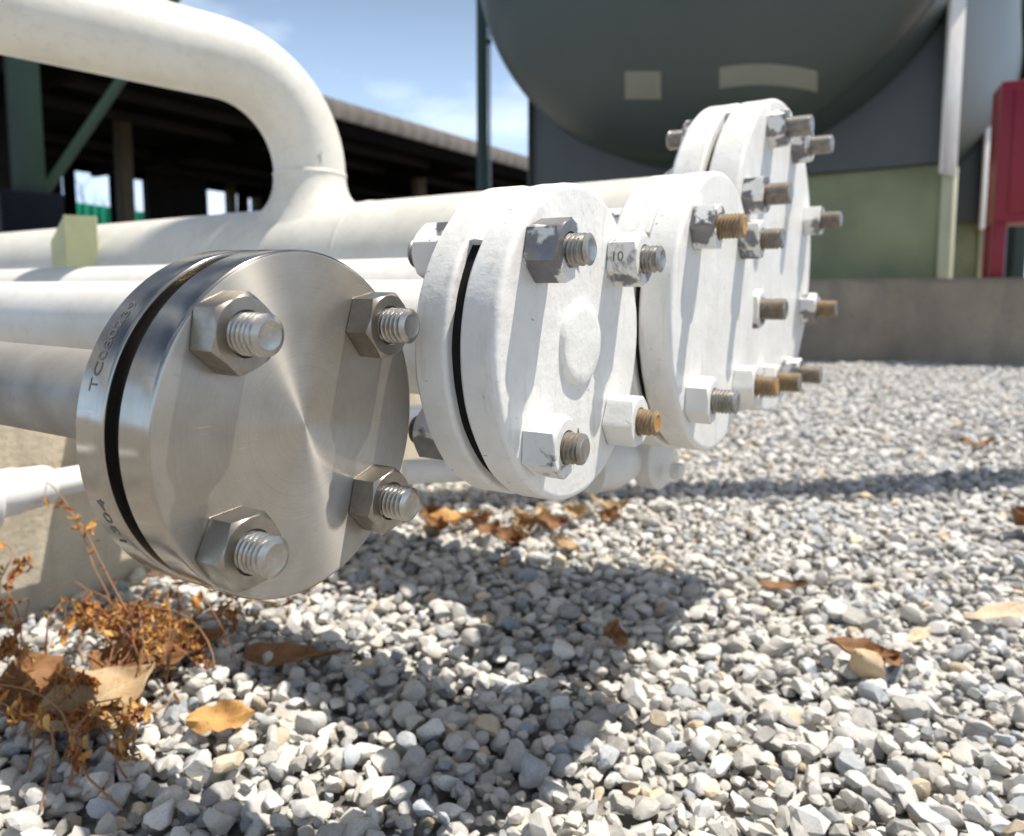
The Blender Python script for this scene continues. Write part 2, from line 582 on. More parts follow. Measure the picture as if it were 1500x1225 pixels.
def rough_mesh(me, amp, scale, seed=0):
    for v in me.vertices:
        p = Vector(v.co) * scale + Vector((seed * 3.1, seed * 1.7, seed))
        n = mnoise.noise_vector(p)
        v.co += n * amp
    return me


# ------------------------------------------------------------------ ground
gm = bpy.data.meshes.new('ground')
gm.from_pydata([(-300, -300, 0), (300, -300, 0), (300, 300, 0), (-300, 300, 0)], [], [(0, 1, 2, 3)])
struct(obj('ground', gm, M['ground'], loc=(0, 0, -0.004)))

NY = R_(59.5)
NV = Vector((math.sin(NY), -math.cos(NY), 0))     # direction the blind flanges face
TV = Vector((math.cos(NY), math.sin(NY), 0))      # along the row of flanges
PL_P = Vector((1.71, 3.28, 0))                    # a point on the plinth's front foot
PL_D = Vector((math.cos(R_(-22)), math.sin(R_(-22)), 0))
PL_N = Vector((-PL_D.y, PL_D.x, 0))               # points away from camera


# ------------------------------------------------------------------ gravel (stuff)
def stone_protos(sub, n, seed):
    r = np.random.default_rng(seed)
    bm = bmesh.new()
    bmesh.ops.create_icosphere(bm, subdivisions=sub, radius=1.0)
    base = np.array([v.co[:] for v in bm.verts])
    bm.verts.index_update()
    F3 = np.array([[v.index for v in f.verts] for f in bm.faces])
    bm.free()
    out = []
    for _ in range(n):
        v = base.copy()
        for k in range(r.integers(8, 13)):
            d = r.normal(size=3)
            d /= np.linalg.norm(d)
            h = r.uniform(0.45, 0.86)
            s = v @ d
            over = np.maximum(s - h, 0)
            v -= over[:, None] * d[None, :]
        v += r.normal(scale=0.018, size=v.shape)
        sc3 = np.array([1.0, r.uniform(0.62, 0.92), r.uniform(0.42, 0.75)])
        v *= sc3
        v /= np.abs(v[:, 0]).max()
        out.append(v)
    return out, F3


def build_gravel():
    P = []
    def layer(spacing, ymin, ymax, zlo, zhi, keep=1.0, scale=1.0):
        ys = np.arange(ymin, ymax, spacing)
        for y in ys:
            xl, xr = -0.69 * y - 0.06, 0.69 * y + 0.14
            xs = np.arange(xl, xr, spacing)
            k = len(xs)
            xx = xs + rng.uniform(-0.55, 0.55, k) * spacing
            yy = y + rng.uniform(-0.55, 0.55, k) * spacing
            m = rng.random(k) < keep
            L = np.clip(rng.lognormal(math.log(0.0106 * scale), 0.32, k), 0.0045, 0.021)
            zz = rng.uniform(zlo, zhi, k) + L * 0.14
            P.append(np.stack([xx, yy, zz, L], 1)[m])
    layer(0.0086, 0.18, 1.3, -0.002, 0.003)
    layer(0.0145, 0.18, 1.3, 0.004, 0.008, 0.9, 1.12)
    layer(0.0135, 1.3, 3.75, -0.002, 0.0045, 1.0, 1.3)
    layer(0.0240, 1.3, 3.75, 0.005, 0.009, 0.9, 1.45)
    A = np.concatenate(P)
    rel = A[:, :2] - np.array([PL_P.x, PL_P.y])
    A = A[(rel @ np.array([PL_N.x, PL_N.y])) < 0.02]
    # gentle unevenness of the bed
    A[:, 2] += 0.004 * np.sin(A[:, 0] * 9.0 + 1.3 * np.sin(A[:, 1] * 7)) * np.sin(A[:, 1] * 8.0)
    X, Y = A[:, 0].copy(), A[:, 1].copy()
    A *= BGS
    near = (Y < 0.52) & (Y > 0.38) & (np.abs(X) < 0.67 * Y + 0.02)
    mid = (~near) & (Y < 0.85) & (Y > 0.34)
    far = ~(near | mid)
    allV, allF, allC = [], [], []
    off = 0
    for mask, sub, seed in ((near, 3, 1), (mid, 2, 2), (far, 1, 3)):
        B = A[mask]
        n = len(B)
        if n == 0:
            continue
        prot, F3 = stone_protos(sub, 28, seed)
        PR = np.stack(prot)
        idx = rng.integers(0, len(prot), n)
        # rotations: spin about z, then a tilt
        az = rng.uniform(0, 2 * PI, n)
        tl = np.abs(rng.normal(0, 0.55, n))
        ta = rng.uniform(0, 2 * PI, n)
        c, s = np.cos(az), np.sin(az)
        Rz = np.zeros((n, 3, 3))
        Rz[:, 0, 0] = c; Rz[:, 0, 1] = -s; Rz[:, 1, 0] = s; Rz[:, 1, 1] = c; Rz[:, 2, 2] = 1
        ax = np.stack([np.cos(ta), np.sin(ta), np.zeros(n)], 1)
        K = np.zeros((n, 3, 3))
        K[:, 0, 1] = -ax[:, 2]; K[:, 0, 2] = ax[:, 1]; K[:, 1, 0] = ax[:, 2]
        K[:, 1, 2] = -ax[:, 0]; K[:, 2, 0] = -ax[:, 1]; K[:, 2, 1] = ax[:, 0]
        Rt = np.eye(3)[None] + np.sin(tl)[:, None, None] * K + (1 - np.cos(tl))[:, None, None] * (K @ K)
        Rm = Rt @ Rz
        V = np.einsum('nij,nvj->nvi', Rm, PR[idx]) * (B[:, 3] * 0.5)[:, None, None] + B[:, None, :3]
        nv = V.shape[1]
        Fq = F3[None] + (np.arange(n) * nv)[:, None, None] + off
        # stone colours: pale to mid grey limestone, some bluish, a few tan
        g = np.clip(rng.normal(0.475, 0.10, n), 0.18, 0.70)
        k = rng.random(n)
        warm = np.clip(1.0 - 1.15 * (B[:, 0] - 0.05), 0.15, 1.0)      # dustier, creamier stones beside the pipes
        w1 = 0.035 + 0.075 * warm * rng.random(n)
        C = np.stack([g * (1 + w1), g * (1 + w1 * 0.25), g * (1 - w1 * 1.1)], 1)
        blue = k < 0.12
        C[blue] = np.stack([g * 0.82, g * 0.87, g * 0.92], 1)[blue] * 0.85
        tan = k > 0.965
        C[tan] = np.stack([g * 1.15, g * 0.92, g * 0.62], 1)[tan]
        C = np.concatenate([C, np.ones((n, 1))], 1)
        allV.append(V.reshape(-1, 3))
        allF.append(Fq.reshape(-1, 3))
        allC.append(np.repeat(C, nv, 0))
        off += n * nv
    V = np.concatenate(allV).astype(np.float32)
    Fq = np.concatenate(allF).astype(np.int32)
    C = np.concatenate(allC).astype(np.float32)
    me = bpy.data.meshes.new('gravel')
    me.vertices.add(len(V))
    me.vertices.foreach_set('co', V.ravel())
    me.loops.add(Fq.size)
    me.loops.foreach_set('vertex_index', Fq.ravel())
    me.polygons.add(len(Fq))
    me.polygons.foreach_set('loop_start', np.arange(0, Fq.size, 3, dtype=np.int32))
    me.update(calc_edges=True)
    ca = me.color_attributes.new('tone', 'FLOAT_COLOR', 'POINT')
    ca.data.foreach_set('color', C.ravel())
    me.polygons.foreach_set('use_smooth', np.ones(len(Fq), bool))
    me.set_sharp_from_angle(angle=R_(27))
    o = obj('gravel', me, M['gravel'])
    o['kind'] = 'stuff'
    o['label'] = 'crushed pale grey limestone gravel covering the yard'
    o['category'] = 'gravel'
    print('gravel tris', len(Fq))


build_gravel()


# ------------------------------------------------------------------ bolts
def nut_mesh(name, af, h, hole):
    V, Fc = [], []
    N = 72
    r0 = af / 2 * 0.985
    rows = [[] for _ in range(6)]
    for i in range(N):
        a = 2 * PI * i / N
        k = (a % (PI / 3)) - PI / 6
        rh = af / 2 / math.cos(k)
        rh = min(rh, af / 2 / math.cos(PI / 6) * 0.988)
        ch = max(0.0, (rh - r0)) * math.tan(R_(30))
        for q, (r, z) in enumerate(((rh - 0.0002, 0.0), (rh, 0.0004), (rh, h - ch - 0.0003), (r0, h), (hole * 1.12, h), (hole, h - 0.0016))):
            rows[q].append(len(V))
            V.append((r * math.cos(a), r * math.sin(a), z))
    hr = []
    for i in range(N):
        a = 2 * PI * i / N
        hr.append(len(V))
        V.append((hole * math.cos(a), hole * math.sin(a), 0))
    rows.append(hr)
    rows.append(rows[0])
    for A, B in zip(rows[:-1], rows[1:]):
        for i in range(N):
            j = (i + 1) % N
            Fc.append((A[i], A[j], B[j], B[i]))
    return mesh_from(name, V, Fc, True, 22)


def stud_mesh(name, r, z0, z1, pitch=0.00255, depth=0.00125, seg=40):
    """A stud bolt threaded over its whole length, chamfered ends."""
    prof = [(0, z0), (r - 1.6 * depth, z0), (r - 0.4 * depth, z0 + 0.0012)]
    z = z0 + 0.0012
    while z < z1 - 0.0014 - pitch:
        prof += [(r, z + pitch * 0.28), (r, z + pitch * 0.42), (r - depth, z + pitch * 0.74), (r - depth, z + pitch * 0.92)]
        z += pitch
    prof += [(r - 0.1 * depth, z1 - 0.0014), (r - 1.5 * depth, z1 - 0.0003), (r - 2.2 * depth, z1), (r * 0.5, z1 - 0.0004), (0, z1 - 0.0002)]
    V, Fc = lathe(prof, seg)
    # helical lead so the threads are not plain rings
    out = []
    for x, y, zz in V:
        a = (math.atan2(y, x) / (2 * PI))
        rr = math.hypot(x, y)
        if rr > r - 1.3 * depth and z0 + 0.003 < zz < z1 - 0.004:
            zz += pitch * 0.45 * math.sin(2 * PI * a) * 0.5
        out.append((x, y, zz))
    return mesh_from(name, out, Fc, True, 28)


def text_mesh(body, size):
    cu = bpy.data.curves.new('lettering', 'FONT')
    cu.body = body
    cu.size = size
    cu.resolution_u = 3
    o = bpy.data.objects.new('lettering', cu)
    COL.objects.link(o)
    dg = bpy.context.evaluated_depsgraph_get()
    ev = o.evaluated_get(dg)
    me = bpy.data.meshes.new_from_object(ev)
    bpy.data.objects.remove(o)
    bpy.data.curves.remove(cu)
    bm = bmesh.new()
    bm.from_mesh(me)
    bmesh.ops.triangulate(bm, faces=bm.faces[:])
    bmesh.ops.subdivide_edges(bm, edges=[e for e in bm.edges if e.calc_length() > size * 0.3], cuts=1)
    bm.to_mesh(me)
    bm.free()
    return me


def flange_pair(root, R, BC, nb, ph0, tb, gap, tr, pipe_r, pipe_len, mats, nut_af, nut_h, stud_r, prot, stud_mats, nut_mats,
                nut_rolls, neck=0.03, rounded=0.003, boss=None, gasket_r=0.62, fill=None, hub=True, rough=0.0, rear_nuts=True):
    """Blind flange + mating flange + pipe + studs, in the local frame: +Z faces out, +Y is up."""
    e = rounded
    # blind flange
    prof = [(0, 0), (R * 0.25, 0), (R * 0.6, 0), (R - e - 0.0006, 0)]
    for k in range(1, 6):
        a = PI / 2 * k / 5
        prof.append((R - e + e * math.sin(a), -e + e * math.cos(a)))
    prof += [(R, -tb * 0.5), (R, -tb + e * 0.6), (R - e * 0.6, -tb), (R * gasket_r, -tb), (0, -tb)]
    me = mesh_from('blind_flange', *lathe(prof, 160), True, 30)
    if rough:
        rough_mesh(me, rough, 60, 1)
    bf = obj('blind_flange', me, mats['blind'], root)
    if mats.get('rim'):
        me.materials.append(mats['rim'])
        for p in me.polygons:
            c = p.center
            if math.hypot(c.x, c.y) > R - e * 0.95 or c.z < -e:
                p.material_index = 1
    if boss:
        br, bh, bx, by = boss
        pr = [(0, bh), (br * 0.7, bh * 1.02), (br - 0.002, bh), (br - 0.0006, bh * 0.75), (br, bh * 0.3), (br + 0.0008, -0.001)]
        bm_ = mesh_from('raised_boss', *lathe(pr, 72), True, 40)
        rough_mesh(bm_, 0.0006, 90, 4)
        obj('raised_boss', bm_, mats['blind'], bf, loc=(bx, by, 0))
    # gasket
    z0, z1 = -tb - gap - 0.0005, -tb + 0.0005
    obj('gasket', mesh_from('gasket', *lathe([(pipe_r, z0), (R * gasket_r, z0), (R * gasket_r, z1), (pipe_r, z1)], 96, closed_profile=True)), M['gasket'], root)
    # mating flange with weld neck
    zf = -tb - gap
    prof = [(pipe_r * 0.9, zf), (R - e * 0.8, zf)]
    for k in range(1, 5):
        a = PI / 2 * k / 4
        prof.append((R - e * 0.8 + e * 0.8 * math.sin(a), zf - e * 0.8 + e * 0.8 * math.cos(a)))
    prof += [(R, zf - tr * 0.5), (R, zf - tr + e), (R - e, zf - tr)]
    hubr = pipe_r * 1.32 if hub else pipe_r * 1.12
    prof += [(hubr + 0.003, zf - tr), (hubr, zf - tr - 0.003), (pipe_r * 1.03, zf - tr - neck), (pipe_r * 0.97, zf - tr - neck - 0.003)]
    me2 = mesh_from('pipe_flange', *lathe(prof, 160), True, 30)
    if rough:
        rough_mesh(me2, rough, 60, 2)
    rf = obj('pipe_flange', me2, mats['rear'], root)
    if fill:
        for a0, a1 in fill:
            rr = R - 0.0012
            pr = [(rr - 0.006, z0), (rr - 0.0008, z0), (rr, (z0 + z1) / 2), (rr - 0.0008, z1), (rr - 0.006, z1)]
            fm = mesh_from('paint_filler', *lathe(pr, 40, R_(a0), R_(a1), True), True, 40)
            rough_mesh(fm, 0.0007, 140, 5)
            obj('paint_filler', fm, mats['rear'], root)
    # pipe
    zp = zf - tr - neck
    me3 = mesh_from('pipe', *lathe([(pipe_r * 0.85, zp + 0.004), (pipe_r, zp + 0.002)] + [(pipe_r, zp - pipe_len * k / 8) for k in range(1, 9)], 72), True, 40)
    pipe = obj('pipe', me3, mats['pipe'], root)
    # studs with their nuts
    zr = zf - tr
    sm_cache, nm = {}, nut_mesh('nut', nut_af, nut_h, stud_r * 1.0)
    nm_by = {}
    for i in range(nb):
        a = ph0 + 2 * PI * i / nb
        pz = prot[i % len(prot)]
        key = (pz, stud_mats[i % len(stud_mats)])
        if key not in sm_cache:
            m_ = stud_mesh('stud', stud_r, zr - (prot[0] * 0.95 if rear_nuts else -0.004), pz)
            m_.materials.append(M[key[1]])
            m_.materials.append(M['stud_rust_end' if (key[1] == 'stud_rust' and nb == 4) else 'stud'])
            for p_ in m_.polygons:
                if p_.center.z > pz - 0.0009 and math.hypot(p_.center.x, p_.center.y) < stud_r * 0.82:
                    p_.material_index = 1
            sm_cache[key] = m_
        x, y = BC / 2 * math.cos(a), BC / 2 * math.sin(a)
        st = obj('stud', sm_cache[key], None, root, loc=(x, y, 0))
        for side in ((0, 1) if rear_nuts else (0,)):
            mk = nut_mats[i % len(nut_mats)]
            if mk not in nm_by:
                c_ = nm.copy()
                c_.materials.append(M[mk])
                nm_by[mk] = c_
            n_ = bpy.data.objects.new('nut', nm_by[mk])
            COL.objects.link(n_)
            n_.parent = st
            rl = R_(nut_rolls[i % len(nut_rolls)])
            if side == 0:
                n_.location = (0, 0, 0.0003)
                n_.rotation_euler = (0, 0, rl)
            else:
                n_.location = (0, 0, zr - 0.0003)
                n_.rotation_euler = (PI, 0, rl + 0.4)
    return bf, rf, pipe


def wrap_text(body, size, Rr, phi0, phi1, zc, parent, name='stamped_lettering'):
    me = text_mesh(body, size)
    xs = [v.co.x for v in me.vertices]
    ys = [v.co.y for v in me.vertices]
    x0, x1, yc = min(xs), max(xs), (min(ys) + max(ys)) / 2
    for v in me.vertices:
        ph = R_(phi0 + (phi1 - phi0) * (v.co.x - x0) / (x1 - x0))
        z = zc - (v.co.y - yc)
        v.co = (Rr * math.cos(ph), Rr * math.sin(ph), z)
    return obj(name, me, M['stamp'], parent)


def scaled(c, k):
    c0 = Vector((0, 0, CAM_H))
    return c0 + (Vector(c) - c0) * k


DZ = CAM_H - 0.25
# ---- pipe 1: bare stainless flange
t1 = thing('flanged_pipe', 'small grey pipe closed by a bare shiny steel blind flange, nearest of the row', 'pipe',
           (-0.0911, 0.3352, 0.1983 + DZ), (PI / 2 + R_(1.5), 0, R_(60.1)), 'capped pipes in a row')
bf, rf, _ = flange_pair(t1, 0.0762, 0.1206, 4, R_(46), 0.0180, 0.0092, 0.0180, 0.0245, 1.7,
                        dict(blind=M['face'], rim=M['rim'], rear=M['rim'], pipe=M['gal_pipe']),
                        0.0285, 0.0135, 0.0083, [0.0262], ['stud'], ['nut'], [12, 22, 4, 16], neck=0.028, rounded=0.0016, gasket_r=0.93, rear_nuts=False)
wrap_text('TC080239', 0.0066, 0.0762 + 0.00018, 165.5, 136, -0.0180 - 0.0092 - 0.0088, rf)
wrap_text('1304', 0.0064, 0.0762 + 0.00018, 214, 197.5, -0.0180 - 0.0092 - 0.0088, rf)

# ---- pipe 2: thickly painted flange with a raised boss
t2 = thing('flanged_pipe', 'white painted blind flange with a raised round boss, beside the bare steel one', 'pipe',
           (0.038, 0.4353, 0.229 + DZ), (PI / 2 + R_(0.8), 0, R_(59.1)), 'capped pipes in a row')
flange_pair(t2, 0.0889, 0.1397, 4, R_(45.3), 0.0215, 0.0072, 0.0215, 0.0365, 2.0,
            dict(blind=M['paint_flange'], rear=M['paint_flange'], pipe=M['paint_pipe']),
            0.0290, 0.0185, 0.0081, [0.0300, 0.0300, 0.0285, 0.0300], ['stud_grey', 'stud_grey', 'stud_brown', 'stud_rust'],
            ['paint_nut', 'paint_nut_worn', 'paint_nut', 'paint_nut'], [25, 20, 28, 5], neck=0.03, rounded=0.0035,
            boss=(0.0245, 0.0030, 0.0, 0.001), gasket_r=0.94, fill=[(-5, 142)], rough=0.0005)
# stamped figure on the left flat of the upper far nut
st0 = [o for o in t2.children if o.name.startswith('stud')][0]
nut0 = [o for o in st0.children][0]
tm = text_mesh('10', 0.0085)
fa, fr = R_(150), 0.0290 / 2 + 0.00015
Nn = Vector((math.cos(fa), math.sin(fa), 0)); Uu = Vector((math.sin(fa), -math.cos(fa), 0)); Rr_ = Vector((0, 0, 1))
cx_ = sum(v.co.x for v in tm.vertices) / len(tm.vertices); cy_ = sum(v.co.y for v in tm.vertices) / len(tm.vertices)
for v in tm.vertices:
    v.co = Nn * fr + Rr_ * (v.co.x - cx_ + 0.008) + Uu * (v.co.y - cy_)
tmo = obj('stamped_figure', tm, M['stamp'], t2)
tmo.matrix_parent_inverse = Matrix.Identity(4)
tmo.location = st0.location
tmo.rotation_euler = (0, 0, R_(25))
# ---- pipe 3
t3 = thing('flanged_pipe', 'plain white painted four bolt blind flange between the bossed flange and the tallest flange', 'pipe',
           scaled((0.1429, 0.5334, 0.2454 + DZ), 1.14), (PI / 2 + R_(0.6), 0, R_(58.7)), 'capped pipes in a row')
flange_pair(t3, 0.09525 * 1.14, 0.1524 * 1.14, 4, R_(45.2), 0.0240, 0.0050, 0.024, 0.0500, 2.3,
            dict(blind=M['paint_flange_far'], rear=M['paint_flange_far'], pipe=M['paint_pipe']),
            0.0300, 0.0165, 0.0087, [0.0340], ['stud_brown', 'stud_rust', 'stud_grey', 'stud_rust'], ['paint_nut', 'paint_nut_worn', 'paint_nut_clean', 'paint_nut'],
            [14, 2, 25, 9], neck=0.03, rounded=0.0035, gasket_r=0.94, fill=[(-5, 148)], rough=0.0004)

# ---- pipe 4: the big one with the branch loop
k4 = 1.5
c4 = scaled((0.1993, 0.5828, 0.2851 + DZ), k4)
t4 = thing('flanged_pipe', 'largest white pipe with tall eight bolt blind flange and arched branch pipe', 'pipe',
           c4, (PI / 2 + R_(0.5), 0, R_(57.5)), 'capped pipes in a row')
flange_pair(t4, 0.1143 * k4, 0.1905 * k4, 8, PI / 8, 0.0330, 0.0060, 0.033, 0.1020, 3.2,
            dict(blind=M['paint_flange_far'], rear=M['paint_flange_far'], pipe=M['paint_loop']),
            0.0340, 0.0190, 0.0105, [0.0420], ['stud_brown', 'stud_grey', 'stud_grey', 'stud_brown', 'stud_brown', 'stud_rust', 'stud_brown', 'stud_rust'], ['paint_nut', 'paint_nut_worn', 'paint_nut_worn', 'paint_nut_worn', 'paint_nut'],
            [3, 18, 27, 11, 22], neck=0.05, rounded=0.004, gasket_r=0.94, fill=[(40, 120)], rough=0.0004)

# branch loop, welded on pipe 4 (built in world space, parented with the inverse matrix)
bpy.context.view_layer.update()
n4 = t4.matrix_world.to_3x3() @ Vector((0, 0, 1))
sB = 0.742
pb = Vector(c4) - n4 * sB
axis_z = c4.z
run = Vector((-0.69, -0.724, 0)).normalized()
rb = 0.0565
zrun, bend = 0.612 + DZ, 0.150
pts = [Vector((pb.x, pb.y, axis_z + 0.06)), Vector((pb.x, pb.y, axis_z + 0.13))]
cz = zrun - bend
for k in range(0, 17):
    a = PI / 2 * k / 16
    pts.append(Vector((pb.x, pb.y, cz)) + run * (bend - bend * math.cos(a)) + Vector((0, 0, bend * math.sin(a))))
last = pts[-1]
for k in range(1, 9):
    pts.append(last + run * (2.2 * k / 8))
inv4 = t4.matrix_world.inverted()
Vb, Fb = tube(pts, rb, 56)
me = mesh_from('branch_pipe', [inv4 @ v for v in Vb], Fb, True, 40)
lp = obj('branch_pipe', me, M['paint_loop'], t4)
# weld bead above the tee
zb = axis_z + 0.158
ring = lathe([(rb - 0.003, -0.006), (rb + 0.0012, -0.003), (rb + 0.002, 0), (rb + 0.0012, 0.003), (rb - 0.003, 0.006)], 64)
obj('weld_bead', mesh_from('weld_bead', [inv4 @ (Vector(v) + Vector((pb.x, pb.y, zb))) for v in ring[0]], ring[1], True, 60), M['paint_loop'], lp)
Vc, Fcc = [], []
NA, NK = 72, 12
side4 = n4.cross(Vector((0, 0, 1))).normalized()
for k in range(NK + 1):
    u = k / NK
    rr = rb + 0.0008 + 0.036 * (1 - u) ** 2.3
    for i in range(NA):
        a = 2 * PI * i / NA
        dv = n4 * math.cos(a) + side4 * math.sin(a)
        dd = min(0.1, (rb + 0.0368) * abs(math.sin(a)))
        zlow = axis_z + sB * math.sin(R_(0.5)) + math.sqrt(0.102 ** 2 - dd ** 2) - 0.003
        z = zlow + (zb - zlow) * u
        Vc.append(inv4 @ Vector((pb.x + dv.x * rr, pb.y + dv.y * rr, z)))
for k in range(NK):
    for i in range(NA):
        j = (i + 1) % NA
        Fcc.append((k * NA + i, k * NA + j, (k + 1) * NA + j, (k + 1) * NA + i))
obj('branch_collar', mesh_from('branch_collar', Vc, Fcc, True, 60), M['paint_loop'], t4)

def on_branch(u, v):
    for i in range(3000):
        p = pix(u, v, 0.9 + i * 0.0002)
        if math.hypot(p.x - pb.x, p.y - pb.y) < rb:
            return p
ch = on_branch(468, 228)
if ch is not None:
    od = Vector((ch.x - pb.x, ch.y - pb.y, 0)).normalized()
    td = od.cross(Vector((0, 0, 1)))
    Vp = [ch + od * 0.0006]
    for k in range(12):
        a = 2 * PI * k / 12
        rr = 0.006 + 0.003 * math.sin(3 * a + 1)
        q_ = ch + td * (rr * 0.6 * math.cos(a)) + Vector((0, 0, rr * 1.5 * math.sin(a)))
        o2 = Vector((q_.x - pb.x, q_.y - pb.y, 0)).normalized()
        Vp.append(Vector((pb.x, pb.y, q_.z)) + o2 * (rb + 0.0006))
    obj('paint_chip', mesh_from('paint_chip', [inv4 @ v_ for v_ in Vp], [(0, 1 + k, 1 + (k + 1) % 12) for k in range(12)]), M['stud_grey'], lp)
for s_ in (0.60, 0.93):
    ring = lathe([(0.1005, -0.008), (0.1028, -0.003), (0.1032, 0), (0.1028, 0.003), (0.1005, 0.008)], 80)
    obj('weld_bead', mesh_from('weld_bead', [(x, y, z - s_) for x, y, z in ring[0]], ring[1], True, 60), M['paint_loop'], t4)


# ------------------------------------------------------------------ pier, small pipes, bracket
def site(n, t, z):
    p = NV * n + TV * t
    return Vector((p.x, p.y, z))

SITE_ROT = (0, 0, NY)          # local x = TV, local y = -NV (away), z up
pier = thing('concrete_pier', 'weathered concrete pier under the pipes behind the bare steel flange', 'pier', site(-0.94, 0.0, 0), SITE_ROT)
V, Fc = [], []
NX, NZ = 40, 10
me = bpy.data.meshes.new('block')
bm = bmesh.new()
bmesh.ops.create_cube(bm, size=1.0)
for v in bm.verts:
    v.co.x = 0.16 if v.co.x < 0 else 1.75
    v.co.y = 0.0 if v.co.y < 0 else 0.28
    v.co.z = -0.02 if v.co.z < 0 else 0.262
bmesh.ops.bevel(bm, geom=bm.edges[:], offset=0.012, segments=3, affect='EDGES')
bmesh.ops.subdivide_edges(bm, edges=[e for e in bm.edges if e.calc_length() > 0.1], cuts=10, use_grid_fill=True)
bm.to_mesh(me)
bm.free()
rough_mesh(me, 0.0035, 16, 3)
me.polygons.foreach_set('use_smooth', [True] * len(me.polygons))
me.set_sharp_from_angle(angle=R_(50))
obj('block', me, M['concrete'], pier)
for tt, zz in ((0.245, 0.300), (0.393, 0.314), (0.606, 0.315), (0.905, 0.322)):
    obj('bearing_pad', box_mesh('bearing_pad', tt - 0.04, tt + 0.04, 0.05, 0.22, 0.25, zz, 0.004), M['concrete'], pier)

sp = thing('conduit_pipe', 'thin clean white pipe with a collar fitting low at the left edge', 'pipe', site(-0.882, 0.45, 0.1655), SITE_ROT)
sp.scale = (1.5, 1.5, 1.5)
def xlathe(prof, seg=48):
    V, Fc = lathe(prof, seg)
    return [(z, x, y) for x, y, z in V], Fc
obj('pipe', mesh_from('pipe', *xlathe([(0, -0.5), (0.0105, -0.5), (0.0105, -0.2), (0.0105, 0.2), (0.0105, 0.6), (0, 0.6)])), M['paint_clean'], sp)
obj('collar', mesh_from('collar', *xlathe([(0.0102, -0.030), (0.0165, -0.030), (0.0172, -0.026), (0.0172, -0.012), (0.0160, -0.008), (0.0150, 0.010), (0.0140, 0.0125), (0.0102, 0.013)]), True, 30), M['paint_clean'], sp)
obj('union_nut', mesh_from('union_nut', *xlathe([(0.0105, -0.060), (0.026, -0.060), (0.028, -0.057), (0.028, -0.033), (0.026, -0.0305), (0.0105, -0.030)]), True, 30), M['paint_clean'], sp)

# drain line low behind the flanges
dr = thing('drain_pipe', 'short white drain pipe with small bolted end plate low under the white flanges', 'pipe', (0, 0, 0))
p0, p1, p2 = pix(592, 692, 0.70), pix(760, 684, 0.74), pix(930, 672, 0.80)
pl = [p0.lerp(p1, k / 4) for k in range(4)] + [p1.lerp(p2, k / 6) for k in range(7)]
dr.location = (p1.x, p1.y, 0)
sh = lambda vs: [(Vector(v) - dr.location) for v in vs]
V, Fc = tube(pl, 0.0115, 36)
obj('pipe', mesh_from('pipe', sh(V), Fc), M['paint_pipe'], dr)
V, Fc = tube([pix(862, 683, 0.765), pix(895, 678, 0.78), pix(925, 672, 0.80)], [0.028, 0.0275, 0.019], 40)
obj('reducer', mesh_from('reducer', sh(V), Fc, True, 45), M['paint_pipe'], dr)
pc = pix(972, 672, 0.80)
ring = lathe([(0, 0), (0.030, 0), (0.033, -0.002), (0.033, -0.020), (0.030, -0.022), (0, -0.022)], 64)
rotm = Euler((PI / 2, 0, R_(55))).to_matrix()
obj('end_plate', mesh_from('end_plate', sh([rotm @ Vector(v) + pc for v in ring[0]]), ring[1], True, 30), M['paint_pipe'], dr)
hb = lathe([(0, 0.010), (0.0085, 0.010), (0.0095, 0.008), (0.0095, 0), (0, 0)], 6)
pb2 = pix(985, 690, 0.785)
obj('bolt_head', mesh_from('bolt_head', sh([rotm @ Vector(v) + pb2 for v in hb[0]]), hb[1], True, 30), M['paint_pipe'], dr)

# yellow-green support angle between pipe 3 and pipe 4
YB = 1.42
q = [pix(60, 352, YB), pix(92, 318, YB), pix(128, 313, YB - 0.02)]
brk = thing('pipe_bracket', 'pale yellow green steel bracket standing against the largest pipe', 'bracket', (q[1].x, q[1].y, 0))
zt = q[1].z
def prism(poly, h0, h1s):
    n = len(poly)
    V = [(x, y, h0) for x, y in poly] + [(x, y, z) for (x, y), z in zip(poly, h1s)]
    Fc = [tuple(range(n))[::-1], tuple(range(n, 2 * n))] + [(i, (i + 1) % n, n + (i + 1) % n, n + i) for i in range(n)]
    return V, Fc
o_ = Vector((q[1].x, q[1].y))
loc2 = lambda p: (p.x - o_.x, p.y - o_.y)
a_, b_, c_ = loc2(q[0] + Vector((0, 0.03, 0))), (0.0, 0.0), (0.048, 0.012)
obj('web_plate', mesh_from('web_plate', *prism([a_, b_, (0.004, 0.010), (a_[0] + 0.004, a_[1] + 0.010)], 0.0, [q[0].z, zt, zt, q[0].z]), False), M['bracket'], brk)
obj('face_plate', mesh_from('face_plate', *prism([(0.0012, -0.001), (0.050, 0.020), (0.046, 0.030), (0.004, 0.0085)], 0.0, [zt + 0.004, zt + 0.004, zt + 0.004, zt + 0.004]), False), M['bracket'], brk)

# ------------------------------------------------------------------ plinth, tank, cabinet
plin = thing('concrete_plinth', 'low stained concrete plinth under the tank behind the gravel', 'plinth', PL_P, (0, 0, math.atan2(PL_D.y, PL_D.x)))
me = bpy.data.meshes.new('block')
bm = bmesh.new()
bmesh.ops.create_cube(bm, size=1.0)
for v in bm.verts:
    v.co.x = -2.6 if v.co.x < 0 else 6.0
    v.co.y = 0.0 if v.co.y < 0 else 5.5
    v.co.z = -0.05 if v.co.z < 0 else 0.368
bmesh.ops.bevel(bm, geom=bm.edges[:], offset=0.015, segments=2, affect='EDGES')
bmesh.ops.subdivide_edges(bm, edges=[e for e in bm.edges if e.calc_length() > 0.3], cuts=16, use_grid_fill=True)
bm.to_mesh(me)
bm.free()
rough_mesh(me, 0.006, 5, 2)
me.polygons.foreach_set('use_smooth', [True] * len(me.polygons))
me.set_sharp_from_angle(angle=R_(50))
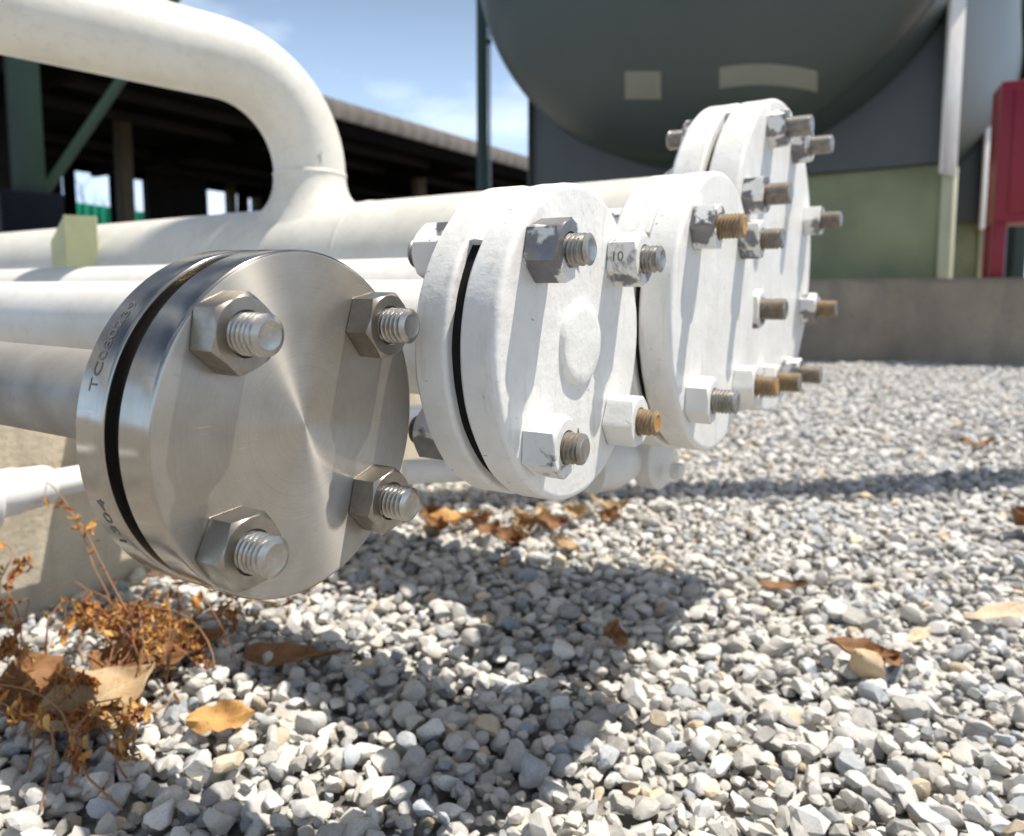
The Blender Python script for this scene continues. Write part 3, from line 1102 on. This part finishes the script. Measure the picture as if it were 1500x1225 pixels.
obj('block', me, M['plinth'], plin)

AX = R_(34)
TR = 1.22
S_C = Vector((1.09, 4.12, 0))
tank = thing('storage_tank', 'huge dark grey horizontal storage tank on steel saddles in the background', 'tank', S_C, (0, 0, -AX))
# local: +Y along tank axis (away), X across to the right, Z up
TZ = 2.17
prof = [(0, -0.40 - 0.60)]
for k in range(1, 25):
    a = PI / 2 * k / 24
    prof.append((TR * math.sin(a), -0.40 - 0.60 * math.cos(a)))
prof.append((TR, 5.2))
for k in range(1, 13):
    a = PI / 2 * k / 12
    prof.append((max(TR * math.cos(a), 0), 5.2 + 0.6 * math.sin(a)))
prof[-1] = (0, 5.8)
V, Fc = lathe(prof, 128)
V = [(x, z, y + TZ) for x, y, z in V]
shell = obj('shell', mesh_from('shell', V, Fc, True, 40), M['tank'], tank)
ringp = [(TR + 0.002, -0.012), (TR + 0.006, 0), (TR + 0.002, 0.012)]
V, Fc = lathe(ringp, 128)
obj('weld_seam', mesh_from('weld_seam', [(x, z - 0.40, y + TZ) for x, y, z in V], Fc, True, 60), M['tank'], shell)


def head_pt(x, z):
    rr = math.hypot(x, z - TZ) / TR
    return Vector((x, -0.40 - 0.60 * math.sqrt(max(0, 1 - rr * rr)), z))


bpy.context.view_layer.update()
tinv = tank.matrix_world.inverted()


def head_from_pix(u, v):
    """Point on the tank's dished head seen at a photo pixel (used to place the painted patches)."""
    o0 = tinv @ Vector((0, 0, 0.25))
    d = (tinv @ pixb(u, v, 1.0)) - o0
    best, lo = None, 2.0
    for i in range(4000):
        s = 2.0 + i * 0.0008
        p = o0 + d * s
        rr = math.hypot(p.x, p.z - TZ) / TR
        if rr < 1 and p.y > -0.40 - 0.60 * math.sqrt(1 - rr * rr):
            return p
    return None


def patch(u0, u1, v0, v1, bow):
    V, Fc = [], []
    nx, ny = 14, 6
    for j in range(ny + 1):
        for i in range(nx + 1):
            fu = i / nx
            u = u0 + (u1 - u0) * fu
            v = v0 + (v1 - v0) * j / ny + bow * (4 * (fu - 0.42) ** 2)
            p = head_from_pix(u, v)
            g = Vector((p.x / TR ** 2, (p.y + 0.40) / 0.36, (p.z - TZ) / TR ** 2)).normalized()
            V.append(p + g * 0.004)
    for j in range(ny):
        for i in range(nx):
            a = j * (nx + 1) + i
            Fc.append((a, a + 1, a + nx + 2, a + nx + 1))
    return obj('painted_patch', mesh_from('painted_patch', V, Fc), M['tank_patch'], shell)


patch(916, 969, 104, 145, 0)
patch(1054, 1197, 93, 124, 8)
# saddles
for i, yy in enumerate((0.0, 2.9)):
    Wd = 1.11
    sd = obj('saddle', box_mesh('saddle', -Wd, Wd - 0.05, yy - 0.09, yy + 0.11, 0.885, 1.75, 0.006), M['saddle'], tank)
    ep = obj('saddle_edge_plate', box_mesh('saddle_edge_plate', -0.008, 0.008, -0.085, 0.085, 0.82, 1.80, 0.003), M['paint_pipe'], sd)
    ep.location = (Wd - 0.052, yy - 0.115, 0)
    ep.rotation_euler = (0, 0, R_(-14))
    obj('saddle_edge_plate', box_mesh('saddle_edge_plate', -Wd - 0.013, -Wd - 0.001, yy - 0.12, yy + 0.14, 0.885, 1.55, 0.003), M['saddle'], sd)
    sup = obj('support_wall', box_mesh('support_wall', -Wd + 0.08, Wd - 0.08, yy - 0.045, yy + 0.08, 0.36, 0.884, 0.004), M['olive'], tank)
    obj('support_post', box_mesh('support_post', Wd - 0.079, Wd - 0.03, yy - 0.075, yy + 0.11, 0.36, 0.884, 0.004), M['pale_post'], sup)
    obj('support_post', box_mesh('support_post', -Wd + 0.03, -Wd + 0.079, yy - 0.075, yy + 0.11, 0.36, 0.884, 0.004), M['olive'], sup)

# red cabinet on legs at the right edge
cb = pixb(1451, 408, 3.22)
cab = thing('red_cabinet', 'dark red steel cabinet on red legs at the right edge on the plinth', 'cabinet', (cb.x, cb.y, 0.369), (0, 0, math.atan2(PL_D.y, PL_D.x)))
obj('cabinet_box', box_mesh('cabinet_box', 0.0, 0.62, 0.0, 0.20, 0.225, 0.79, 0.008), M['red'], cab)
obj('door', box_mesh('door', 0.045, 0.575, -0.012, -0.001, 0.26, 0.755, 0.004), M['red'], cab)
for lx in (-0.004, 0.574):
    for ly in (0.0, 0.15):
        obj('leg', box_mesh('leg', lx, lx + 0.05, ly, ly + 0.05, 0.0, 0.224, 0.003), M['red'], cab)

# ------------------------------------------------------------------ posts and far things
pg = pixb(707, 300, 5.2)
post = thing('green_post', 'slim dark green steel post left of the tank against the sky', 'post', (pg.x, pg.y, 0))
V, Fc = tube([(0, 0, 0), (0, 0, 3.5), (0, 0, 7.0)], 0.037, 24)
obj('post', mesh_from('post', V, Fc), M['green'], post)
V, Fc = tube([(0.049, -0.005, 0.1), (0.049, -0.005, 3), (0.049, -0.005, 6.6)], 0.008, 12)
cdt = obj('conduit', mesh_from('conduit', V, Fc), M['bluegrey'], post)
for zc in (1.0, 1.95, 3.2, 4.4):
    obj('clip', box_mesh('clip', 0.02, 0.062, -0.018, 0.012, zc, zc + 0.03, 0.002), M['green'], cdt)
obj('base_plate', box_mesh('base_plate', -0.12, 0.12, -0.12, 0.12, 0.0, 0.016, 0.003), M['green'], post)

# post outside the right edge whose shadow crosses the gravel
pp = Vector((1.02, 1.105, 0))
post2 = thing('green_post', 'thick dark green steel post just outside the right edge of the gravel', 'post', pp)
V, Fc = tube([(0, 0, 0), (0, 0, 2.2), (0, 0, 4.4)], 0.050, 32)
obj('post', mesh_from('post', V, Fc), M['green'], post2)
obj('base_plate', box_mesh('base_plate', -0.11, 0.11, -0.11, 0.11, 0.0, 0.016, 0.003), M['green'], post2)

pc2 = pixb(1467, 300, 8.5)
colr = thing('blue_grey_column', 'blue grey steel column behind the red cabinet', 'column', (pc2.x, pc2.y, 0))
obj('shaft', box_mesh('shaft', -0.095, 0.085, -0.09, 0.09, 0, 6.5, 0.006), M['bluegrey'], colr)
obj('base_plate', box_mesh('base_plate', -0.16, 0.15, -0.15, 0.15, 0, 0.02, 0.003), M['bluegrey'], colr)
pc3 = pixb(1498, 200, 6.3)
colg = thing('green_column', 'dark green column at the far right edge above the red cabinet', 'column', (pc3.x, pc3.y, 0))
obj('shaft', box_mesh('shaft', -0.045, 0.06, -0.05, 0.05, 0, 6.0, 0.004), M['green'], colg)
obj('base_plate', box_mesh('base_plate', -0.1, 0.1, -0.1, 0.1, 0, 0.02, 0.003), M['green'], colg)

# ------------------------------------------------------------------ open shed
E0 = Vector((-3.6, 15.0, 0))
ED = Vector((0.555, 0.832, 0)).normalized()
EP = Vector((-ED.y, ED.x, 0))                     # across the shed, away from camera
shed = thing('open_shed', 'long open sided shed with dark underside and grey brown roof edge', 'shed', E0, (0, 0, math.atan2(ED.y, ED.x)))
# local: x along the eave, y across (away), z up
L0, L1, WID = -16.0, 26.0, 9.0
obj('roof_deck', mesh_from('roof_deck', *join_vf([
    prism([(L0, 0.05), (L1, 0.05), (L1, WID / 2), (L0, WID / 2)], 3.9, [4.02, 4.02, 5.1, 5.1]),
    prism([(L0, WID / 2), (L1, WID / 2), (L1, WID), (L0, WID)], 3.9, [5.1, 5.1, 4.0, 4.0])]), False), M['shade_black'], shed)
# corrugated eave sheet
V, Fc = [], []
nc = 420
for i in range(nc + 1):
    x = L0 + (L1 - L0) * i / nc
    d = 0.03 * math.sin(i * PI / 2 + 0.4)
    for (y, z) in ((0.45, 4.34), (-0.02 + d, 4.23 + d * 0.5), (-0.06 + d, 4.06 + d * 0.5), (-0.03 + d, 3.88 + d * 0.6), (0.06, 3.88)):
        V.append((x, y, z))
for i in range(nc):
    for k in range(4):
        a = i * 5 + k
        Fc.append((a, a + 5, a + 6, a + 1))
obj('eave_sheet', mesh_from('eave_sheet', V, Fc, True, 50), M['roof'], shed)
obj('eave_beam', box_mesh('eave_beam', L0, L1, 0.08, 0.24, 3.62, 3.895, 0.01), M['shade_black'], shed)
obj('eave_beam', box_mesh('eave_beam', L0, L1, WID - 0.24, WID - 0.08, 3.66, 3.895, 0.01), M['shade_black'], shed)
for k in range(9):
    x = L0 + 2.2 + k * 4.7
    obj('truss', box_mesh('truss', x - 0.08, x + 0.08, 0.25, WID - 0.25, 3.55, 3.88, 0.01), M['shade_black'], shed)
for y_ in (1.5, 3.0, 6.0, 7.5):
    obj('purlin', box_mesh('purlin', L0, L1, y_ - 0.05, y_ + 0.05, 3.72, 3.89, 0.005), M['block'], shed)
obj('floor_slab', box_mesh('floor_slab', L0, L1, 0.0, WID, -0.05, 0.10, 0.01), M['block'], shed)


def shed_far(u, vtop, off):
    """Local position on the shed line `off` metres behind the near eave along the ray of photo column u."""
    d = pixb(u, vtop, 1.0) - Vector((0, 0, 0.25))
    d2 = Vector((d.x, d.y, 0))
    # solve s*d2 = E0 + ED*a + EP*off
    rhs = E0 + EP * off
    det = d2.x * (-ED.y) - d2.y * (-ED.x)
    s = (rhs.x * (-ED.y) - rhs.y * (-ED.x)) / det
    p = d2 * s
    return (p - E0).dot(ED), off, s


def far_col(u0, u1, off, mat, name, z1=3.9, dep=0.3):
    x0 = shed_far(u0, 300, off)[0]
    x1 = shed_far(u1, 300, off)[0]
    return obj(name, box_mesh(name, min(x0, x1), max(x0, x1), off - dep / 2, off + dep / 2, 0.1, z1, 0.01), M[mat], shed)


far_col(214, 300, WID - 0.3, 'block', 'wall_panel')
far_col(165, 172, WID - 0.6, 'shade_black', 'column')
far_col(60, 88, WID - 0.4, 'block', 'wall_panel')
far_col(98, 108, WID - 0.8, 'shade_black', 'column')
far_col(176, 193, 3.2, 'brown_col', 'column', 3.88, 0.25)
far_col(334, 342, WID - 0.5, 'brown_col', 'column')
far_col(352, 360, WID - 0.6, 'shade_black', 'column')
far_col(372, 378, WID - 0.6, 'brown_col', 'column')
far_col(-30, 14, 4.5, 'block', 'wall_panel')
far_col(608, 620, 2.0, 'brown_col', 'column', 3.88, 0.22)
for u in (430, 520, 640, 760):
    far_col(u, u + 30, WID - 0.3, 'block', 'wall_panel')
far_col(380, 1050, WID - 0.05, 'shade_black', 'wall_panel', 3.9, 0.12)

# green steel column with a brace and dark pedestal
pcg = pixb(43, 285, 6.2)
gc = thing('green_column', 'green steel column with diagonal brace on a dark blue pedestal at left', 'column', (pcg.x, pcg.y, 0), (0, 0, R_(38)))
hz = pcg.z
obj('flange_plate', box_mesh('flange_plate', -0.105, 0.105, -0.105, -0.092, hz, 6.0, 0.002), M['green_col'], gc)
obj('flange_plate', box_mesh('flange_plate', -0.105, 0.105, 0.092, 0.105, hz, 6.0, 0.002), M['green_col'], gc)
obj('web_plate', box_mesh('web_plate', -0.006, 0.006, -0.091, 0.091, hz, 6.0, 0.001), M['green_col'], gc)
obj('pedestal', box_mesh('pedestal', -0.21, 0.21, -0.21, 0.21, 0, hz - 0.002, 0.015), M['pedestal'], gc)
V, Fc = tube([(0.10, 0, hz + 0.02), (0.72, 0, hz + 1.02), (1.22, 0, hz + 1.85)], 0.040, 4)
obj('brace', mesh_from('brace', V, Fc, False), M['green_col'], gc)

# bright green sheet fence beyond the shed
ft = pixb(90, 293, 23.5)
fe = thing('green_sheet_fence', 'bright green sheet fence seen through the shed', 'fence', (ft.x, ft.y, 0), (0, 0, R_(30)))
V, Fc = [], []
for i in range(61):
    x = i * 0.05
    d = 0.05 * math.sin(i * 1.4)
    V += [(x, d, 0.3), (x, d, ft.z - 0.1 * x), (x, d + 0.03, ft.z - 0.1 * x), (x, d + 0.03, 0.3)]
for i in range(60):
    for k in range(4):
        a, b = i * 4 + k, i * 4 + (k + 1) % 4
        Fc.append((a, a + 4, b + 4, b))
obj('sheet', mesh_from('sheet', V, Fc, True, 40), M['tarp'], fe)
for i in range(5):
    obj('post', box_mesh('post', i * 0.7, i * 0.7 + 0.06, 0.09, 0.15, 0, ft.z - 0.07 * i, 0.005), M['green'], fe)

# bare tree behind the shed
TREES = []
def bare_tree(base, h, seed, label):
    random.seed(seed)
    tr = thing('bare_tree', label, 'tree', base)
    TREES.append(tr)
    def limb(p, d, r, L, depth, acc):
        pts, rad = [p], [r]
        for k in range(4):
            d = (d + Vector((random.uniform(-.18, .18), random.uniform(-.18, .18), random.uniform(-.05, .12)))).normalized()
            p = p + d * L / 4
            pts.append(p)
            rad.append(r * (1 - 0.14 * (k + 1)))
        acc.append(tube(pts, rad, 7))
        if depth > 0:
            for q in range(3):
                k = random.randint(2, 4)
                a = random.uniform(0, 2 * PI)
                nd = (d + Vector((math.cos(a), math.sin(a), random.uniform(0.0, 0.5))) * 0.8).normalized()
                limb(pts[k], nd, rad[k] * 0.62, L * 0.66, depth - 1, acc)
    tk, br = [], []
    limb(Vector((0, 0, 0)), Vector((0.02, 0, 1)), 0.11, h * 0.45, 0, tk)
    V, Fc = join_vf(tk)
    obj('trunk', mesh_from('trunk', V, Fc), M['bark'], tr)
    top = Vector(tk[0][0][-4])
    for q in range(5):
        a = q * 1.3 + seed
        limb(top, Vector((math.cos(a) * 0.7, math.sin(a) * 0.7, 0.8)).normalized(), 0.06, h * 0.3, 3, br)
    V, Fc = join_vf(br)
    obj('crown', mesh_from('crown', V, Fc), M['bark'], tr)
b = pixb(128, 300, 27); bare_tree((b.x, b.y, 0), 5.2, 3, 'bare branching tree seen through the left opening of the shed')
b = pixb(385, 300, 30); bare_tree((b.x, b.y, 0), 5.0, 5, 'bare tree seen under the arched pipe through the shed')



BACK += [plin, tank, cab, post, post2, colr, colg, shed, gc, fe] + TREES
for o in BACK:
    o.location = Vector(o.location) * BGS
    o.scale = (BGS, BGS, BGS)

# ------------------------------------------------------------------ fallen leaves and dry weeds
def leaf_mesh(name, L, W, curl, twist, fold, seed, thick=0.0004):
    random.seed(seed)
    nx, ny = 18, 8
    V = []
    ph = random.uniform(0, 6)
    for i in range(nx + 1):
        u = i / nx
        wd = W * 0.5 * (math.sin(PI * min(1, u * 0.96 + 0.03)) ** 0.75) * (1 - 0.25 * u)
        for j in range(ny + 1):
            v = (j / ny) * 2 - 1
            x, y = (u - 0.5) * L, v * wd * (1 + 0.10 * math.sin(9 * u + ph) + 0.10 * math.sin(23 * u + 3 * ph) * abs(v))
            z = fold * abs(v) ** 1.5 * wd + 0.07 * W * math.sin(7 * u + 2 * v + ph) + 0.16 * W * mnoise.noise(Vector((u * 3.5, v * 1.6, seed * 1.3)))
            ang = twist * (u - 0.5)
            y, z = y * math.cos(ang) - z * math.sin(ang), y * math.sin(ang) + z * math.cos(ang)
            if abs(curl) > 1e-4:
                rr = L / curl
                a = x / rr
                x, z = (rr - z) * math.sin(a), rr - (rr - z) * math.cos(a)
            V.append((x, y, z))
    Fc = []
    for i in range(nx):
        for j in range(ny):
            a = i * (ny + 1) + j
            Fc.append((a, a + 1, a + ny + 2, a + ny + 1))
    me = bpy.data.meshes.new(name)
    me.from_pydata(V, [], Fc)
    bm = bmesh.new()
    bm.from_mesh(me)
    bmesh.ops.recalc_face_normals(bm, faces=bm.faces)
    bmesh.ops.solidify(bm, geom=bm.faces[:], thickness=thick)
    zmin = min(v.co.z for v in bm.verts)
    for v in bm.verts:
        v.co.z -= zmin
    bm.to_mesh(me)
    bm.free()
    me.polygons.foreach_set('use_smooth', [True] * len(me.polygons))
    me.set_sharp_from_angle(angle=R_(60))
    return me


def ground_pt(u, v, z=0.014):
    a = pix(u, v, 1.0) - Vector((0, 0, CAM_H))
    s = (z - CAM_H) / a.z
    return Vector((0, 0, CAM_H)) + a * s


LEAVES = [  # u, v, length, width, curl, fold, mat, yaw, tilt, label
    (325, 1056, .037, .021, 0.45, 0.2, 'leaf_o', 14, 34, 'bright orange tan curled leaf lying near the bottom left'),
    (660, 765, .085, .040, 0.9, 0.5, 'leaf_o', 5, 12, 'long orange brown dry leaf below the bossed flange, left of the litter'),
    (640, 778, .055, .034, 1.6, 0.6, 'leaf_b', -30, 15, 'dark curled brown leaf tucked under the long orange leaf'),
    (715, 782, .050, .034, 1.2, 0.4, 'leaf_b', 40, 10, 'brown curled leaf right of the long orange leaf'),
    (745, 795, .060, .036, 1.5, 0.6, 'leaf_b', -20, 20, 'dark brown leaf in the middle of the litter'),
    (760, 775, .052, .030, 1.8, 0.5, 'leaf_t', 60, 20, 'tan curled leaf standing in the litter below the bossed flange'),
    (805, 770, .062, .040, 1.2, 0.5, 'leaf_b', 15, 22, 'reddish brown leaf at the centre right of the litter'),
    (848, 757, .058, .034, 1.6, 0.6, 'leaf_t', -50, 25, 'pinkish tan folded leaf in the right of the litter'),
    (890, 748, .080, .030, 1.5, 0.4, 'leaf_t', -14, 10, 'long tan arched leaf at the right end of the litter'),
    (737, 826, .014, .010, 0.4, 0.2, 'leaf_o', 70, 30, 'tiny bright orange leaf scrap below the litter'),
    (895, 940, .036, .022, 1.3, 0.5, 'leaf_b', 80, 30, 'small brown curled leaf beside the flange shadow edge'),
    (1148, 862, .040, .016, 0.8, 0.4, 'leaf_b', -12, 8, 'thin dark brown leaf lying on sunlit gravel right of centre'),
    (1262, 958, .046, .020, 0.9, 0.5, 'leaf_b', -25, 12, 'brown leaf behind the tan rock'),
    (1302, 972, .026, .016, 1.4, 0.5, 'leaf_b', 40, 20, 'small dark leaf scrap right of the tan rock'),
    (1462, 902, .055, .022, 0.3, 0.1, 'leaf_w', 3, 4, 'bleached cream leaf lying flat near the right edge'),
    (1493, 775, .060, .046, 2.2, 0.6, 'leaf_b', 70, 35, 'brown curled leaf at the right edge below the post shadow'),
    (1430, 652, .070, .034, 1.4, 0.4, 'leaf_b', 10, 10, 'small distant brown leaf on the gravel near the plinth'),
    (1345, 935, .030, .012, 0.6, 0.3, 'leaf_w', 35, 8, 'pale yellow leaf sliver on gravel above the tan rock'),
    (430, 970, .070, .030, 0.7, 0.3, 'leaf_b', -8, 5, 'long dull brown leaf in the shade beneath the bare steel flange'),
    (265, 960, .060, .034, 0.9, 0.4, 'leaf_b', 30, 10, 'dark brown leaf among the dry weeds'),
    (140, 1040, .075, .050, 0.6, 0.3, 'leaf_t', 55, 18, 'broad olive tan dead leaf beneath the dry weeds'),
    (60, 1010, .070, .045, 0.8, 0.3, 'leaf_b', -40, 14, 'broad dark dead leaf at the left edge beneath the weeds'),
    (190, 985, .060, .035, 1.0, 0.4, 'leaf_b', -15, 16, 'brown dead leaf at the foot of the concrete pier'),
]
for i, (u, v, L, W, cu, fo, mk, yaw, tilt, lab) in enumerate(LEAVES):
    p = ground_pt(u, v, 0.022)
    if 730 < v < 800 and u < 950:
        L, W, cu, fo = L * 0.72, W * 0.72, cu * 1.5, fo * 1.3
    me = leaf_mesh('dry_leaf', L * BGS, W * BGS, cu, random.uniform(-0.5, 0.5), fo, 100 + i)
    o = obj('dry_leaf', me, M[mk], loc=p, rot=(R_(tilt), R_(random.uniform(-10, 10)), R_(yaw)))
    tag(o, lab, 'leaf', 'fallen dry leaves on the gravel')

random.seed(50)
for i in range(16):
    u, v = (random.uniform(612, 715), random.uniform(752, 790)) if i < 6 else (random.uniform(722, 900), random.uniform(748, 812))
    L = random.uniform(.022, .042) * BGS
    me = leaf_mesh('dry_leaf', L, L * random.uniform(.5, .7), random.uniform(1.2, 2.6), random.uniform(-1, 1), random.uniform(.4, .9), 300 + i)
    o = obj('dry_leaf', me, M[('leaf_b', 'leaf_b', 'leaf_t')[i % 3]], loc=ground_pt(u, v, 0.018), rot=(R_(random.uniform(-30, 40)), R_(random.uniform(-25, 25)), R_(random.uniform(0, 360))))
    tag(o, 'small crumpled leaf scrap in the brown litter below the bossed flange', 'leaf', 'small crumpled litter scraps')
p = ground_pt(1270, 980, 0.016)
pr, F3 = stone_protos(3, 1, 81)
me = mesh_from('tan_rock', [tuple(x * 0.015 * BGS for x in v) for v in pr[0]], [tuple(int(i) for i in f) for f in F3], True, 24)
tag(obj('tan_rock', me, M['tan_stone'], loc=p + Vector((0, 0, 0.004)), rot=(0.2, 1.1, 0.9)), 'single tan rock standing out among the grey gravel', 'rock')

WEED_LEAF = [leaf_mesh('leaf', .0165, .0065, 2.0, 1.3, .7, 900 + k, 0.0004) for k in range(6)]
for i_, m_ in enumerate(WEED_LEAF):
    m_.materials.append(M[('weed', 'weed_red', 'weed_gold')[i_ % 3]])


def weed(root_p, tips, seed, label, leaf_n=12, lsize=1.0):
    random.seed(seed)
    th = thing('dry_weed', label, 'weed', root_p, (0, 0, 0), 'withered weeds at the pier')
    extra = []
    for tip, hgt in tips:
        for q in range(1):
            extra.append((Vector(tip) + Vector((random.uniform(-1, 1), random.uniform(-.6, .6), random.uniform(-.8, .8))) * 0.045, hgt * random.uniform(0.5, 1.6)))
    for kk, (tip, hgt) in enumerate(list(tips) + extra):
        n_leaf = leaf_n if kk < len(tips) else max(2, leaf_n // 5)
        tip = Vector(tip) - Vector(root_p)
        tip.z = max(tip.z, -root_p[2] + 0.012)
        pts = []
        base0 = Vector((random.uniform(-1, 1), random.uniform(-1, 1), 0)) * 0.045
        wob2 = Vector((random.uniform(-1, 1), random.uniform(-1, 1), random.uniform(-1, 1))) * 0.004
        wob = Vector((random.uniform(-1, 1), random.uniform(-1, 1), 0)) * 0.015
        for k in range(13):
            u = k / 12
            p = base0 * (1 - u) + tip * u + Vector((0, 0, hgt * 4 * u * (1 - u))) + wob * math.sin(u * 7) + wob2 * math.sin(u * 17 + 1)
            pts.append(p)
        V, Fc = tube(pts, [0.0010 * (1 - 0.6 * k / 12) for k in range(13)], 6)
        st = obj('stem', mesh_from('stem', V, Fc), M['stem'], th)
        for q in range(n_leaf):
            u = random.uniform(0.25, 1.0)
            k = min(11, int(u * 12))
            p = pts[k].lerp(pts[k + 1], u * 12 - k)
            o = bpy.data.objects.new('leaf', random.choice(WEED_LEAF))
            COL.objects.link(o)
            o.parent = st
            s = random.uniform(0.4, 1.15) * lsize
            o.scale = (s, s, s)
            o.location = p + Vector((random.uniform(-1, 1), random.uniform(-1, 1), random.uniform(-1.2, 0.4))) * 0.006
            o.rotation_euler = (random.uniform(-1.4, 1.4), random.uniform(-1.4, 1.4), random.uniform(0, 6.28))


g = ground_pt
weed(g(255, 985), [(pix(100, 885, .565 * BGS), .02 * BGS), (pix(25, 750, .575 * BGS), .045 * BGS), (pix(180, 905, .54 * BGS), .03 * BGS), (pix(140, 900, .54 * BGS), .01 * BGS), (pix(230, 940, .52 * BGS), .02 * BGS)], 21, 'withered weed stem arching up the concrete pier to the white conduit', 18)
weed(g(200, 1010), [(pix(300, 960, .50 * BGS), .035 * BGS), (pix(225, 900, .52 * BGS), .02 * BGS), (pix(160, 930, .51 * BGS), .03 * BGS), (pix(250, 930, .50 * BGS), .03 * BGS)], 22, 'dense clump of brown withered weed in front of the pier', 24, 1.1)
weed(g(30, 1120), [(pix(200, 1075, .44 * BGS), .012 * BGS), (pix(160, 1040, .45 * BGS), .03 * BGS), (pix(90, 1060, .44 * BGS), .03 * BGS), (pix(20, 940, .47 * BGS), .02 * BGS)], 23, 'orange brown withered weed spreading at the bottom left corner', 24, 1.15)
weed(g(-20, 1060), [(pix(8, 880, .50 * BGS), .02 * BGS), (pix(60, 990, .47 * BGS), .03 * BGS), (pix(40, 820, .53 * BGS), .02 * BGS), (pix(90, 1090, .44 * BGS), .02 * BGS)], 24, 'withered weed rising along the left edge of the photo', 18)
weed(g(120, 1150), [(pix(190, 1105, .43 * BGS), .012 * BGS), (pix(130, 1085, .42 * BGS), .02 * BGS), (pix(60, 1100, .42 * BGS), .02 * BGS), (pix(10, 1060, .43 * BGS), .03 * BGS)], 25, 'low curled withered weed along the bottom left edge', 24, 1.15)
weed(g(290, 930), [(pix(330, 900, .56 * BGS), .01 * BGS), (pix(240, 880, .58 * BGS), .02 * BGS), (pix(420, 895, .56 * BGS), .01 * BGS)], 26, 'small dark withered weed beneath the bare steel flange', 14)
weed(g(150, 960), [(pix(110, 930, .53 * BGS), .02 * BGS), (pix(270, 1000, .49 * BGS), .03 * BGS), (pix(75, 960, .51 * BGS), .03 * BGS), (pix(310, 985, .49 * BGS), .02 * BGS)], 27, 'tangled withered weed at the foot of the concrete pier', 22, 1.1)
